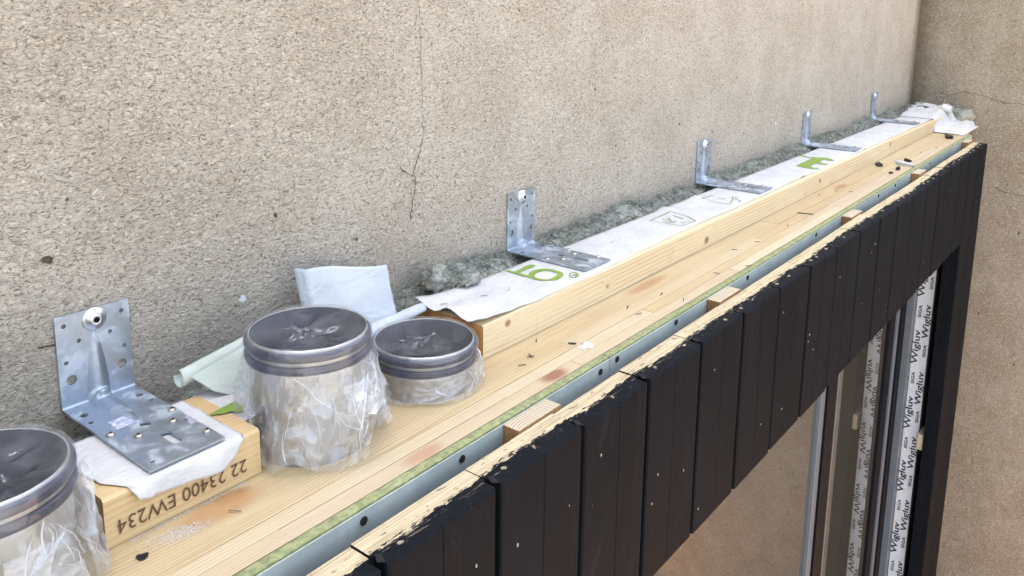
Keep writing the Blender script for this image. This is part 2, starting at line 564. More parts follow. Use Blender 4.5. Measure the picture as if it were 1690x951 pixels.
BF = [(0, 3, 2, 1), (4, 5, 6, 7), (0, 1, 5, 4), (1, 2, 6, 5), (2, 3, 7, 6), (3, 0, 4, 7)]   # bottom, top, -y, +x, +y, -x


def boxv(x0, x1, y0, y1, z0, z1):
    return [(x0, y0, z0), (x1, y0, z0), (x1, y1, z0), (x0, y1, z0), (x0, y0, z1), (x1, y0, z1), (x1, y1, z1), (x0, y1, z1)]


def box(name, x0, x1, y0, y1, z0, z1, mats, parent=None, bevel=0.0, fm=None, seg=2):
    return obj(name, boxv(x0, x1, y0, y1, z0, z1), BF, mats, parent, fm=fm, bevel=bevel, seg=seg)


def grid(nu, nv, fn):
    v = [fn(i / nu, j / nv) for j in range(nv + 1) for i in range(nu + 1)]
    f = [(j * (nu + 1) + i, j * (nu + 1) + i + 1, (j + 1) * (nu + 1) + i + 1, (j + 1) * (nu + 1) + i) for j in range(nv) for i in range(nu)]
    return v, f


def solid(o, t, off=-1.0):
    s = o.modifiers.new('thickness', 'SOLIDIFY')
    s.thickness = t
    s.offset = off
    return o


def lathe(profile, n, cx=0, cy=0):
    v, f = [], []
    for i in range(n):
        a = 2 * math.pi * i / n
        for r_, z_ in profile:
            v.append((cx + r_ * math.cos(a), cy + r_ * math.sin(a), z_))
    k = len(profile)
    for i in range(n):
        for j in range(k - 1):
            a, b = i * k + j, ((i + 1) % n) * k + j
            f.append((a, b, b + 1, a + 1))
    return v, f


def nz3(x, y, z, s=1.0):
    return noise.noise(Vector((x * s, y * s, z * s)))


def fbm(x, y, z, o=4):
    return noise.fractal(Vector((x, y, z)), 1.0, 2.0, o)


def cut(o, cutters):
    """take cylinders (verts, faces) out of a mesh for good; nothing stays behind"""
    bm = bmesh.new()
    for v, f in cutters:
        idx = [bm.verts.new(p) for p in v]
        for q in f:
            bm.faces.new([idx[i] for i in q])
    bmesh.ops.recalc_face_normals(bm, faces=bm.faces)
    cm = bpy.data.meshes.new('cutter')
    bm.to_mesh(cm)
    bm.free()
    co = bpy.data.objects.new('cutter', cm)
    COL.objects.link(co)
    md = o.modifiers.new('cut', 'BOOLEAN')
    md.object = co
    md.operation = 'DIFFERENCE'
    md.solver = 'EXACT'
    bpy.context.view_layer.update()
    dg = bpy.context.evaluated_depsgraph_get()
    nm = bpy.data.meshes.new_from_object(o.evaluated_get(dg))
    old = o.data
    o.modifiers.clear()
    o.data = nm
    bpy.data.objects.remove(co)
    bpy.data.meshes.remove(cm)
    bpy.data.meshes.remove(old)


def cyl(c, axis, r, h, n=20, sx=1.0):
    """capped cylinder; axis 'y' or 'z'; sx stretches it along the second direction"""
    v, f = [], []
    for e in (-h / 2, h / 2):
        for i in range(n):
            a = 2 * math.pi * i / n
            if axis == 'z':
                v.append((c[0] + r * math.cos(a), c[1] + r * sx * math.sin(a), c[2] + e))
            else:
                v.append((c[0] + r * math.cos(a), c[1] + e, c[2] + r * math.sin(a)))
    f.append(tuple(range(n)))
    f.append(tuple(range(2 * n - 1, n - 1, -1)))
    for i in range(n):
        j = (i + 1) % n
        f.append((j, i, n + i, n + j))
    return v, f


def text_mesh(body, size, sx=1.0, bold=0.0):
    cu = bpy.data.curves.new('text', 'FONT')
    cu.body = body
    cu.size = size
    cu.offset = bold
    cu.resolution_u = 3
    cu.fill_mode = 'FRONT'
    cu.align_x = 'CENTER'
    cu.align_y = 'CENTER'
    to = bpy.data.objects.new('text', cu)
    COL.objects.link(to)
    bpy.context.view_layer.update()
    dg = bpy.context.evaluated_depsgraph_get()
    me = bpy.data.meshes.new_from_object(to.evaluated_get(dg))
    bpy.data.objects.remove(to)
    bpy.data.curves.remove(cu)
    vs_ = [(v.co.x * sx, v.co.y) for v in me.vertices]
    fs = [tuple(p.vertices) for p in me.polygons]
    bpy.data.meshes.remove(me)
    return vs_, fs


# ------------------------------------------------------------------ the setting
XW = 4.53            # face of the side wall
ZD = 2.342           # top of the laminated timber
ZB = 2.400           # top of the beam lying on it
ZG = -1.00           # ground below

gr = obj('ground', [(-150, -150, ZG), (150, -150, ZG), (150, 150, ZG), (-150, 150, ZG)], [(0, 1, 2, 3)], M['ground'])
tag(gr, kind='structure')
bounce_deck = empty('added_bounce_deck', (3.6, -2.6, ZG))  # unseen deck, added to throw warm light onto the side wall
tag(bounce_deck, kind='structure')
for k in range(13):
    box('plank', 2.630 + k * 0.145, 2.630 + k * 0.145 + 0.140, -5.4, -0.46, ZG + 0.004, ZG + 0.034, M['bounce_wood'], bounce_deck)

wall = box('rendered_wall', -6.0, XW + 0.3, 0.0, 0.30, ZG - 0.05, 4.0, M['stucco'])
tag(wall, 'long beige roughcast wall with thin vertical crack behind the brackets', 'wall')
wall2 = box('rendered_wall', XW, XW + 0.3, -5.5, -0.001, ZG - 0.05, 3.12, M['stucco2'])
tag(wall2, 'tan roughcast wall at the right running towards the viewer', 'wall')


def ribbon(name, pts, width, parent, normal, mat, jit=0.002, sub=6, seed=1):
    rr = random.Random(seed)
    P = []
    for a, b in zip(pts[:-1], pts[1:]):
        for k in range(sub):
            t = k / sub
            p = a.lerp(b, t)
            p += Vector((rr.uniform(-jit, jit), rr.uniform(-jit, jit), rr.uniform(-jit, jit)))
            P.append(p)
    P.append(pts[-1])
    v, f = [], []
    nrm = Vector(normal)
    for i, p in enumerate(P):
        d = (P[min(i + 1, len(P) - 1)] - P[max(i - 1, 0)]).normalized()
        s = d.cross(nrm).normalized()
        p = p - nrm * (p.dot(nrm)) + nrm * (pts[0].dot(nrm))
        w = width * (0.35 + rr.random()) * (0.25 if i in (0, len(P) - 1) else 1) * 0.5
        v += [p + s * w, p - s * w]
    for i in range(len(P) - 1):
        f.append((2 * i, 2 * i + 1, 2 * i + 3, 2 * i + 2))
    return obj(name, v, f, mat, parent)


def wall_pts(px):
    return [onY(x, y, 0) + Vector((0, -0.0008, 0)) for x, y in px]


ribbon('crack', wall_pts([(690, -60), (693, 55), (695, 130), (697, 200), (698, 228)]), 0.0008, wall, (0, -1, 0), M['crack'], 0.0016, 9, 3)
ribbon('crack', wall_pts([(698, 226), (691, 255), (682, 280), (686, 302), (680, 335), (676, 364)]), 0.0020, wall, (0, -1, 0), M['crack'], 0.002, 7, 4)
ribbon('crack', wall_pts([(660, 279), (670, 284), (682, 292)]), 0.0022, wall, (0, -1, 0), M['crack'], 0.001, 6, 5)
ribbon('crack', wall_pts([(60, 575), (88, 570), (101, 568)]), 0.002, wall, (0, -1, 0), M['crack'], 0.001, 6, 6)


def wall2_pts(px):
    return [onX(x, y, XW) + Vector((-0.0008, 0, 0)) for x, y in px]


ribbon('crack', wall2_pts([(1516, 135), (1540, 152), (1566, 156), (1600, 152), (1625, 160), (1645, 167), (1668, 172), (1700, 172)]), 0.0024, wall2, (-1, 0, 0), M['crack'], 0.006, 6, 7)
ribbon('crack', wall2_pts([(1633, 305), (1660, 318), (1705, 327)]), 0.0025, wall2, (-1, 0, 0), M['crack'], 0.004, 6, 8)

# splashes and chips on the render
for k, (px, py, r_, mt) in enumerate([(77, 428, 0.0075, 'crack'), (400, 493, 0.008, 'membrane_blue'), (1280, 204, 0.010, 'dust'), (1283, 214, 0.006, 'dust')]):
    c = onY(px, py, 0)
    rr = random.Random(k)
    v = [(c.x, -0.002, c.z)] + [(c.x + r_ * rr.uniform(.5, 1.1) * math.cos(a * .628), -0.0006, c.z + 0.8 * r_ * rr.uniform(.5, 1.1) * math.sin(a * .628)) for a in range(10)]
    f = [(0, 1 + (i + 1) % 10, 1 + i) for i in range(10)]
    obj('paint_spot' if mt != 'crack' else 'chipped_spot', v, f, M[mt], wall, smooth=True)

# ------------------------------------------------------------------ laminated timber on which everything lies
XE = 4.12
lam = empty('laminated_timber', (1.7, -0.2, ZD - 0.04))
tag(lam, 'wide laminated pine timber of jointed strips running below the long beam', 'timber')
ROWS = [(-0.066, -0.2925, 'lamella', [-0.9, 1.07]),
        (-0.066, -0.2630, 'lamella', [1.07, 2.05, 3.10, XE]),
        (-0.2630, -0.2925, 'lamella', [1.07, 1.88, 2.75, XE]),
        (-0.2925, -0.3165, 'lamella_pale', [-0.9, 0.862, 1.29, 2.10, 2.92, 3.66, XE]),
        (-0.3165, -0.3415, 'lamella_pink', [-0.9, 0.47, 1.02, 1.62, 2.35, 3.18, XE])]
DUCTS = [(0.240, -0.192, 2.474), (0.6147, -0.1895, 2.4924), (0.8249, -0.1867, 2.4101)]
DR = 0.0735
for ri, (ya, yb, mt, cuts) in enumerate(ROWS):
    for k in range(len(cuts) - 1):
        g = 0.0003
        mm = mt
        if ri == 3 and k >= 1:
            mm = ['lamella_pink', 'lamella_pale', 'lamella'][k % 3]
        if ri == 4 and k in (3,):
            mm = 'lamella_pale'
        if ri == 2 and k in (0,):
            mm = 'lamella_pale'
        dz = random.uniform(-0.0005, 0.0004)
        if ri == 0 and k == 0:
            dz = 0.0
        o = box('lamella', cuts[k] + g, cuts[k + 1] - g, yb + g, ya - g, ZD - 0.040, ZD + dz, M[mm], lam)
        hit = [d for d in DUCTS if d[1] - DR - 0.009 < ya and d[1] + DR + 0.009 > yb and cuts[k] < d[0] < cuts[k + 1]]
        if hit:
            cut(o, [cyl((d[0] - (o.matrix_world.translation.x if False else (o.location.x + lam.location.x)), d[1] - (o.location.y + lam.location.y), 0.0), 'z', DR + 0.0085, 0.2, 64) for d in hit])
box('rail', -0.9, 4.3, -0.106, -0.066, 1.98, ZD - 0.0405, M['batten'], lam)
box('rail', -0.9, 4.3, -0.3412, -0.300, 1.98, ZD - 0.0405, M['batten'], lam)

# ------------------------------------------------------------------ long beam and the cut block
def beam_mesh(name, x0, x1, y0, y1, z0, z1, mats, parent=None, wob=0.0008, nseg=60):
    v, f, fm = [], [], []
    ch = 0.003
    prof = [(y0 + 0, z0), (y0, z1 - ch), (y0 + ch, z1), (y1 - ch, z1), (y1, z1 - ch), (y1, z0)]
    n = len(prof)
    for i in range(nseg + 1):
        x = x0 + (x1 - x0) * i / nseg
        for j, (y, z) in enumerate(prof):
            w = wob * nz3(x * 3, j * 2.1, 1.7) if z > z0 else 0
            v.append((x, y + (w if j < 2 else 0), z + w))
    for i in range(nseg):
        for j in range(n):
            a, b = i * n + j, i * n + (j + 1) % n
            f.append((a, a + n, b + n, b))
            fm.append(0)
    f.append(tuple(range(n)))
    fm.append(1)
    f.append(tuple(range(nseg * n + n - 1, nseg * n - 1, -1)))
    fm.append(1)
    return obj(name, v, f, mats, parent, fm=fm)


beam = empty('timber_beam', (2.6, -0.14, ZD))
tag(beam, 'long pale pine beam lying on the laminated timber, topped with printed white membrane', 'beam')
cutx = [0.932, 3.33, 4.36]
for k in range(2):
    beam_mesh('plank', cutx[k] + (0.0008 if k else 0), cutx[k + 1] - 0.0008, -0.2105, -0.066, ZD + 0.0006, ZB - (0.0015 if k else 0), [M['beam'], M['end_brown']], beam)

blk = empty('timber_block', (0.43, -0.14, ZD))
tag(blk, 'short offcut wood block stamped with numbers under the nearest bracket', 'wood block')
bl = beam_mesh('block', 0.338, 0.523, -0.2105, -0.074, ZD + 0.0006, ZB - 0.001, [M['block'], M['end_fuzzy']], blk, 0.0006, 12)
tv, tf = text_mesh('22 23400 EW234', 0.0232, 1.0)
kx = 0.153 / (max(x for x, y in tv) - min(x for x, y in tv))
tv = [(x * kx, y) for x, y in tv]
# stamped upside down on the front face
obj('stamp', [(0.4265 - x, -0.2118, 2.3632 - y) for x, y in tv], tf, M['ink'], blk)

# ------------------------------------------------------------------ printed membrane on the beam
def sheet_h(x, y):
    h = ZB + 0.0014 + 0.0005 * nz3(x * 9, y * 30, 0.3)
    near = max(0.0, (1.10 - x) / 0.17)
    h += near * near * 0.010 * (0.5 + 0.5 * math.sin(y * 85 + 1.2)) + near * 0.003 * (nz3(x * 30, y * 40, 4) + 0.4)
    for bx, by, bh, bs in ((1.775, -0.080, 0.009, 0.022), (1.93, -0.085, 0.012, 0.018), (2.40, -0.195, 0.004, 0.02), (3.02, -0.19, 0.005, 0.02)):
        d2 = ((x - bx) ** 2 + ((y - by) * 1.3) ** 2) / (bs * bs)
        h += bh * math.exp(-d2)
    return h


def sheet_front(x):
    e = -0.1985 + 0.004 * nz3(x * 5, 0, 2.2) + 0.0015 * nz3(x * 40, 0, 5.0)
    t = min(1, max(0, (1.42 - x) / 0.15))
    return e * (1 - t) + (-0.2095 + 0.002 * nz3(x * 20, 0, 1)) * t


def sheet_fn(u, v):
    x = 0.926 + (4.335 - 0.926) * (u ** 1.5)
    ya, yb = -0.0665, sheet_front(x)
    y = ya + (yb - ya) * v
    return (x, y, sheet_h(x, y))


mem = empty('membrane', (2.4, -0.14, ZB))
tag(mem, 'white roofing membrane with green print stapled along the top of the beam', 'membrane')
v, f = grid(260, 16, sheet_fn)
sh = solid(obj('sheet', v, f, M['membrane'], mem, smooth=True), 0.0006, 1.0)


def decal(name, px, mat, zadd=0.0009, sx=1.0, ox=0, oy=0):
    P = [onZ(ox + x * sx, oy + y * sx, ZB + 0.002) for x, y in px]
    v = [(p.x, p.y, sheet_h(p.x, p.y) + zadd) for p in P]
    bm = bmesh.new()
    vs2 = [bm.verts.new(q) for q in v]
    bm.faces.new(vs2)
    bmesh.ops.triangulate(bm, faces=bm.faces)
    bm.verts.index_update()
    fs = [tuple(w.index for w in q.verts) for q in bm.faces]
    bm.free()
    return obj(name, v, fs, mat, mem)


def stroke(name, px, wid, mat, zadd=0.0009, sx=1.0, ox=0, oy=0, closed=False):
    P = [onZ(ox + x * sx, oy + y * sx, ZB + 0.002) for x, y in px]
    n = len(P)
    v, f = [], []
    for i, p in enumerate(P):
        a = P[(i - 1) % n] if closed or i else P[0]
        b = P[(i + 1) % n] if closed or i < n - 1 else P[-1]
        d = (b - a).normalized()
        s = Vector((-d.y, d.x, 0)) * wid / 2
        for q in (p + s, p - s):
            v.append((q.x, q.y, sheet_h(q.x, q.y) + zadd))
    for i in range(n if closed else n - 1):
        j = (i + 1) % n
        f.append((2 * i, 2 * i + 1, 2 * j + 1, 2 * j))
    return obj(name, v, f, mat, mem)


S4 = 160 / 1690
kw = dict(sx=S4, ox=820, oy=430)
decal('printed_letter', [(140, 172), (215, 178), (325, 200), (440, 232), (560, 268), (640, 300), (560, 300), (420, 268), (300, 225), (200, 203)], M['print'], **kw)
decal('printed_letter', [(310, 200), (520, 92), (580, 72), (650, 74), (672, 92), (640, 112), (400, 205), (370, 222)], M['print'], zadd=0.0011, **kw)
ov = [(548, 262), (570, 215), (640, 175), (740, 150), (860, 145), (980, 160), (1090, 190), (1150, 220), (1162, 262), (1120, 305), (1040, 342), (930, 352), (780, 356), (650, 330), (575, 300)]
iv = [(655, 265), (672, 235), (720, 205), (790, 185), (870, 180), (950, 190), (1020, 212), (1055, 235), (1050, 255), (1010, 285), (940, 318), (880, 332), (790, 328), (710, 310), (668, 290)]
P = [onZ(820 + x * S4, 430 + y * S4, ZB + 0.002) for x, y in ov + iv]
n_ = len(ov)
obj('printed_letter', [(p.x, p.y, sheet_h(p.x, p.y) + 0.0010) for p in P], [(i, (i + 1) % n_, n_ + (i + 1) % n_, n_ + i) for i in range(n_)], M['print'], mem)
stroke('printed_mark', [(1265 + 75 * (1 - math.cos(a)), 252 + 44 * math.sin(a)) for a in [i * 2 * math.pi / 16 for i in range(16)]], 0.0028, M['print'], closed=True, **kw)
stroke('printed_mark', [(1320, 265), (1380, 240), (1420, 250)], 0.003, M['print'], **kw)
stroke('printed_mark', [(1360, 272), (1420, 256)], 0.003, M['print'], **kw)
S1 = 110 / 1690
decal('printed_letter', [(385, 262), (440, 248), (530, 252), (700, 295), (880, 305), (1040, 312), (1150, 312), (1240, 345), (1350, 378), (1290, 392), (1180, 392), (1075, 352), (965, 425), (1060, 460), (1190, 468), (1120, 490), (1000, 482), (850, 468), (725, 540), (850, 575), (970, 570), (915, 612), (820, 606), (560, 566), (365, 520), (460, 470), (700, 362), (770, 318), (640, 308), (520, 280)], M['print'], sx=S1, ox=1290, oy=240)
S8 = 200 / 1690
k8 = dict(sx=S8, ox=1060, oy=290)
stroke('printed_frame', [(105, 628), (390, 510), (640, 570), (745, 630), (560, 700)], 0.0032, M['print_thin'], closed=True, **k8)
for ln in ([(435, 552), (575, 602)], [(640, 572), (740, 628)], [(270, 600), (360, 620)], [(345, 585), (385, 590), (360, 612), (410, 628), (470, 634)], [(290, 640), (440, 652), (470, 630)], [(380, 600), (400, 640)]):
    stroke('printed_mark', ln, 0.0036, M['print_thin'], **k8)
for ln in ([(520, 655), (560, 640), (600, 652), (560, 668)], [(600, 640), (650, 632), (660, 650)]):
    stroke('printed_mark', ln, 0.0022, M['print_thin'], **k8)
stroke('printed_frame', [(990, 270), (830, 335), (1240, 408)], 0.0028, M['print_thin'], **k8)
for ln in ([(1225, 385), (1270, 320), (1250, 290)], [(1265, 322), (1380, 350), (1350, 370)], [(1060, 315), (1160, 325)], [(1290, 300), (1330, 320)]):
    stroke('printed_mark', ln, 0.0036, M['print_thin'], **k8)
decal('printed_letter', [(1488, 189), (1510, 186), (1512, 189), (1496, 192)], M['print'])


def staple(px, py, z, ang, ln, mat, parent=None, hz=0.0012):
    c = onZ(px, py, z)
    d = Vector((math.cos(ang), math.sin(ang), 0)) * ln / 2
    s = Vector((-d.y, d.x, 0)).normalized() * 0.0007
    v, f = [], []
    pts = [(-1.0, 0.0), (-0.93, hz), (0.93, hz), (1.0, 0.0)]
    for t, h in pts:
        for q in (-1, 1):
            for e in (0, 1):
                p = c + d * t + s * q
                v.append((p.x, p.y, z + h + e * 0.0009))
    for i in range(3):
        a, b = i * 4, i * 4 + 4
        f += [(a, b, b + 1, a + 1), (a + 2, a + 3, b + 3, b + 2), (a + 1, b + 1, b + 3, a + 3), (a, a + 2, b + 2, b)]
    f += [(0, 1, 3, 2), (12, 14, 15, 13)]
    return obj('staple', v, f, mat, parent)


for px, py, an in ((733, 503, -0.5), (799, 489, -0.6), (840, 478, 0.5), (916, 427, .2), (1010, 400, .4), (1255, 262, 0.3), (1313, 266, 0.3), (1452, 216, .2)):
    p = onZ(px, py, ZB + 0.002)
    staple(px, py, sheet_h(p.x, p.y) + 0.0006, an, 0.012, M['screw'], mem)

# ------------------------------------------------------------------ angle brackets
BW, BHT, BT = 0.090, 0.120, 0.0028


def bracket_plate(L):
    """L-shaped sheet with a rounded bend; origin at the wall, at the underside of the leg"""
    rad = 0.006
    path = [(0.0, BHT), (0.0, rad)]
    for k in range(1, 6):
        a = k / 6 * math.pi / 2
        path.append((-rad + rad * math.cos(a), rad - rad * math.sin(a)))
    path += [(-rad, 0.0), (-L, 0.0)]
    inn = [(-BT, BHT), (-BT, rad)]
    ri = rad - BT
    for k in range(1, 6):
        a = k / 6 * math.pi / 2
        inn.append((-rad + ri * math.cos(a), rad - ri * math.sin(a)))
    inn += [(-rad, BT), (-L, BT)]
    n = len(path)
    v = []
    for x in (-BW / 2, BW / 2):
        v += [(x, y, z) for y, z in path] + [(x, y, z) for y, z in inn]
    m_ = 2 * n
    f = []
    for i in range(n - 1):
        f.append((i, i + 1, m_ + i + 1, m_ + i))
        f.append((n + i, m_ + n + i, m_ + n + i + 1, n + i + 1))
        f.append((i, n + i, n + i + 1, i + 1))
        f.append((m_ + i, m_ + i + 1, m_ + n + i + 1, m_ + n + i))
    f.append((0, m_, m_ + n, n))
    f.append((n - 1, 2 * n - 1, m_ + 2 * n - 1, m_ + n - 1))
    bm = bmesh.new()
    vv = [bm.verts.new(p) for p in v]
    for q in f:
        bm.faces.new([vv[i] for i in q])
    bmesh.ops.recalc_face_normals(bm, faces=bm.faces)
    me = bpy.data.meshes.new('plate')
    bm.to_mesh(me)
    bm.free()
    me.materials.append(M['galv'])
    o = bpy.data.objects.new('plate', me)
    COL.objects.link(o)
    cs = []
    for s in (-1, 1):
        for x, z, r_ in ((0.035, 0.107, 0.0028), (0.019, 0.084, 0.0028), (0.0355, 0.060, 0.0028), (0.031, 0.037, 0.0062)):
            cs.append(cyl((s * x, 0, z), 'y', r_, 0.03, 16))
        for x, t, r_ in ((0.034, 0.17, 0.0048), (0.037, 0.285, 0.003)):
            cs.append(cyl((s * x, -L * t, 0), 'z', r_, 0.03, 14))
    cs.append(cyl((0.002, -L * 0.53, 0), 'z', 0.0062, 0.03, 18, 1.25))
    cs.append(cyl((-0.034, -L * 0.93, 0), 'z', 0.0026, 0.03, 12))
    cs.append(cyl((0.038, -L * 0.66, 0), 'z', 0.0022, 0.03, 12))
    # slot
    v2, f2 = cyl((0.006, -L * 0.775, 0), 'z', 0.0065, 0.03, 20)
    v2 = [(x, y + (0.011 if y > -L * 0.775 else -0.011), z) for x, y, z in v2]
    cs.append((v2, f2))
    cut(o, cs)
    me = o.data
    bpy.data.objects.remove(o)
    return me


def rib_mesh():
    v, f = [], []
    nu, nv = 48, 10
    LV, LH = 0.091, 0.098
    for i in range(nu + 1):
        t = i / nu
        s_ = t * 2
        if s_ < 1:
            z_ = LV * (1 - s_)
            e_ = 0.0075 * s_ ** 0.8
            foot = Vector((-BT + 0.0006, max(BT, z_)))
            crest = Vector((-BT - e_, max(z_, 0.017)))
            if z_ < 0.017:
                crest.x -= (0.017 - z_) * 0.45
        else:
            y_ = LH * (s_ - 1)
            e_ = 0.0075 * (2 - s_) ** 0.8
            foot = Vector((-max(BT * 0.5, y_), BT - 0.0006))
            crest = Vector((-max(y_, 0.017), BT + e_))
            if y_ < 0.017:
                crest.y += (0.017 - y_) * 0.45
        wd = 0.0028 + 0.0125 * math.sin(math.pi * min(1, max(0, t))) ** 0.8
        for j in range(nv + 1):
            q = -1 + 2 * j / nv
            k = (math.cos(q * math.pi / 2)) ** 1.1
            p = foot.lerp(crest, k)
            v.append((q * wd, p.x, p.y))
    for i in range(nu):
        for j in range(nv):
            a = i * (nv + 1) + j
            f.append((a, a + 1, a + nv + 2, a + nv + 1))
    me, _ = mesh('rib', v, f, M['galv'], True, center=False)
    return me


def dome(r_, h, mat, rec, n=20):
    """pan head with a dark hexalobe recess, axis z"""
    pr = [(r_, 0.0), (r_, h * 0.25), (r_ * 0.85, h * 0.65), (r_ * 0.55, h * 0.92), (r_ * 0.34, h), (r_ * 0.30, h * 0.45), (0.0001, h * 0.42)]
    v, f = lathe(pr, n)
    k = len(pr)
    fm = []
    for i in range(n):
        fm += [0, 0, 0, 0, 1, 1]
    me, _ = mesh('screw', v, f, [mat, rec], True, fm, center=False)
    return me


def washer_mesh():
    pr = [(0.0148, 0.0), (0.0148, 0.0016), (0.0135, 0.0026), (0.0085, 0.0030), (0.0080, 0.0062), (0.0062, 0.0078), (0.0036, 0.0082), (0.0032, 0.0045), (0.0001, 0.0043)]
    n = 30
    v, f = lathe(pr, n)
    fm = []
    for i in range(n):
        fm += [0, 0, 0, 0, 0, 0, 1, 1]
    me, _ = mesh('bolt', v, f, [M['washer'], M['recess']], True, fm, center=False)
    return me


PLATE_A, PLATE_B = bracket_plate(0.208), bracket_plate(0.190)
RIB = rib_mesh()
SCREW = dome(0.0052, 0.0032, M['screw'], M['recess'])
BOLT = washer_mesh()
SCR = [(-0.036, 0.50), (0.0395, 0.495), (0.026, 0.62), (-0.017, 0.63), (0.0385, 0.87)]
BR = [(0.4345, 0.0, PLATE_A, 0.208, 'largest galvanised angle bracket, nearest the camera, screwed to the stamped block'),
      (1.295, 0.004, PLATE_B, 0.190, 'second galvanised angle bracket from the left, beside the large green letters'),
      (2.140, 0.003, PLATE_B, 0.190, 'middle galvanised angle bracket of five, just right of the boxed print'),
      (2.985, 0.003, PLATE_B, 0.190, 'fourth galvanised angle bracket, just beyond the green letter E'),
      (3.843, 0.003, PLATE_B, 0.190, 'farthest galvanised angle bracket, nearest the corner of the walls')]
for k, (bx, _, pm, L, lab) in enumerate(BR):
    zb = ZB + (0.0042 if k == 0 else 0.0030)
    e = empty('angle_bracket', (bx, 0, zb))
    tag(e, lab, 'bracket', 'brackets fixing the beam to the wall')
    base = Vector((bx, -0.0006, zb))
    pl = link('plate', pm, base, e)
    link('rib', RIB, base, pl)
    link('bolt', BOLT, base + Vector((0.001, -BT, 0.1065)), e, (R(90), 0.3, 0))
    for x, t in SCR:
        link('screw', SCREW, base + Vector((x, -L * t, BT)), e, (R(random.uniform(-5, 5)), R(random.uniform(-5, 5)), random.random()))
    if k == 0:
        c = base + Vector((-0.012, -L * 0.41, BT + 0.0004))
        v, f = grid(6, 6, lambda u, w: (c.x - 0.013 + 0.026 * u, c.y - 0.014 + 0.026 * w, c.z + 0.0002 * math.sin(u * 9)))
        obj('sticker', v, f, M['sticker'], pl)

# ------------------------------------------------------------------ ducts wrapped in film
def top_film(R0, zt, seed):
    nr, na = 26, 110
    v, f = [], []
    for i in range(nr + 1):
        q = i / nr
        for j in range(na):
            a = 2 * math.pi * j / na
            x, y = math.cos(a) * q, math.sin(a) * q
            sag = -0.012 * (1 - q ** 2.2)
            cr = 0.0
            for c in range(5):
                th = seed * 1.3 + c * 1.257
                d = x * math.sin(th) - y * math.cos(th) + 0.25 * math.sin(c * 2.1 + seed)
                cr += 0.0035 * max(0, 1 - abs(d) * 16) * (1 - q * q)
            cr += 0.005 * (1 - 2.5 * abs(nz3(x * 2.2, y * 2.2, seed))) * (1 - q)
            v.append((x * R0, y * R0, zt + sag + cr))
    for i in range(nr):
        for j in range(na):
            k = (j + 1) % na
            f.append((i * na + j, (i + 1) * na + j, (i + 1) * na + k, i * na + k))
    # over the rim and down the outside of the seal
    rim = [(R0 + 0.0016, zt + 0.0014), (R0 + 0.0044, zt - 0.0030), (R0 + 0.0058, zt - 0.010), (R0 + 0.0044, zt - 0.0175), (R0 + 0.0058, zt - 0.026), (R0 + 0.0046, zt - 0.034)]
    last = nr * na
    for r_, z_ in rim:
        b0 = len(v)
        for j in range(na):
            a = 2 * math.pi * j / na
            w = 0.0022 * abs(nz3(math.cos(a) * 4, math.sin(a) * 4, seed + z_ * 60))
            v.append(((r_ + w) * math.cos(a), (r_ + w) * math.sin(a), z_ + 0.002 * nz3(math.cos(a) * 6, math.sin(a) * 6, seed)))
        for j in range(na):
            k = (j + 1) % na
            f.append((last + j, b0 + j, b0 + k, last + k))
        last = b0
    return v, f


def skirt_point(R0, zt, zb, seed, flare, lift, amp, a, s):
    ca, sa = math.cos(a), math.sin(a)
    low = 0.5 + 0.5 * nz3(ca * 1.6, sa * 1.6, seed * 3.1)
    fold = 1 - abs(nz3(ca * 3.6 + s * 0.7, sa * 3.6 - s * 0.5, seed + s * 0.8)) * 2.4
    cr = 1 - abs(nz3(ca * 5 + s * 2.6 + 9, sa * 5 + s * 1.9, seed * 2 + s * 2.0)) * 3.0
    r_ = R0 + 0.0025 + flare * (s ** 1.3) * low + amp * min(1, s * 2.5) * (0.7 * fold + 0.30 * cr) + 0.002
    r_ = max(r_, R0 + 0.0012)
    up = lift * max(0, nz3(ca * 1.3 + 7, sa * 1.3, seed)) * 2.0 + 0.008 * max(0, nz3(ca * 3, sa * 3, seed + 2))
    z = zt - s * (zt - zb - up)
    return Vector((r_ * ca, r_ * sa, z))


def skirt_film(R0, zt, zb, seed, flare, na=120, nv=36, lift=0.02, amp=0.007):
    rr = random.Random(seed)
    v, f = [], []
    for i in range(nv + 1):
        for j in range(na):
            v.append(tuple(skirt_point(R0, zt, zb, seed, flare, lift, amp, 2 * math.pi * j / na, i / nv)))
    for i in range(nv):
        for j in range(na):
            k = (j + 1) % na
            a, b, c, d = i * na + j, i * na + k, (i + 1) * na + k, (i + 1) * na + j
            if rr.random() < 0.5:
                f += [(a, d, c), (a, c, b)]
            else:
                f += [(a, d, b), (b, d, c)]
    return v, f


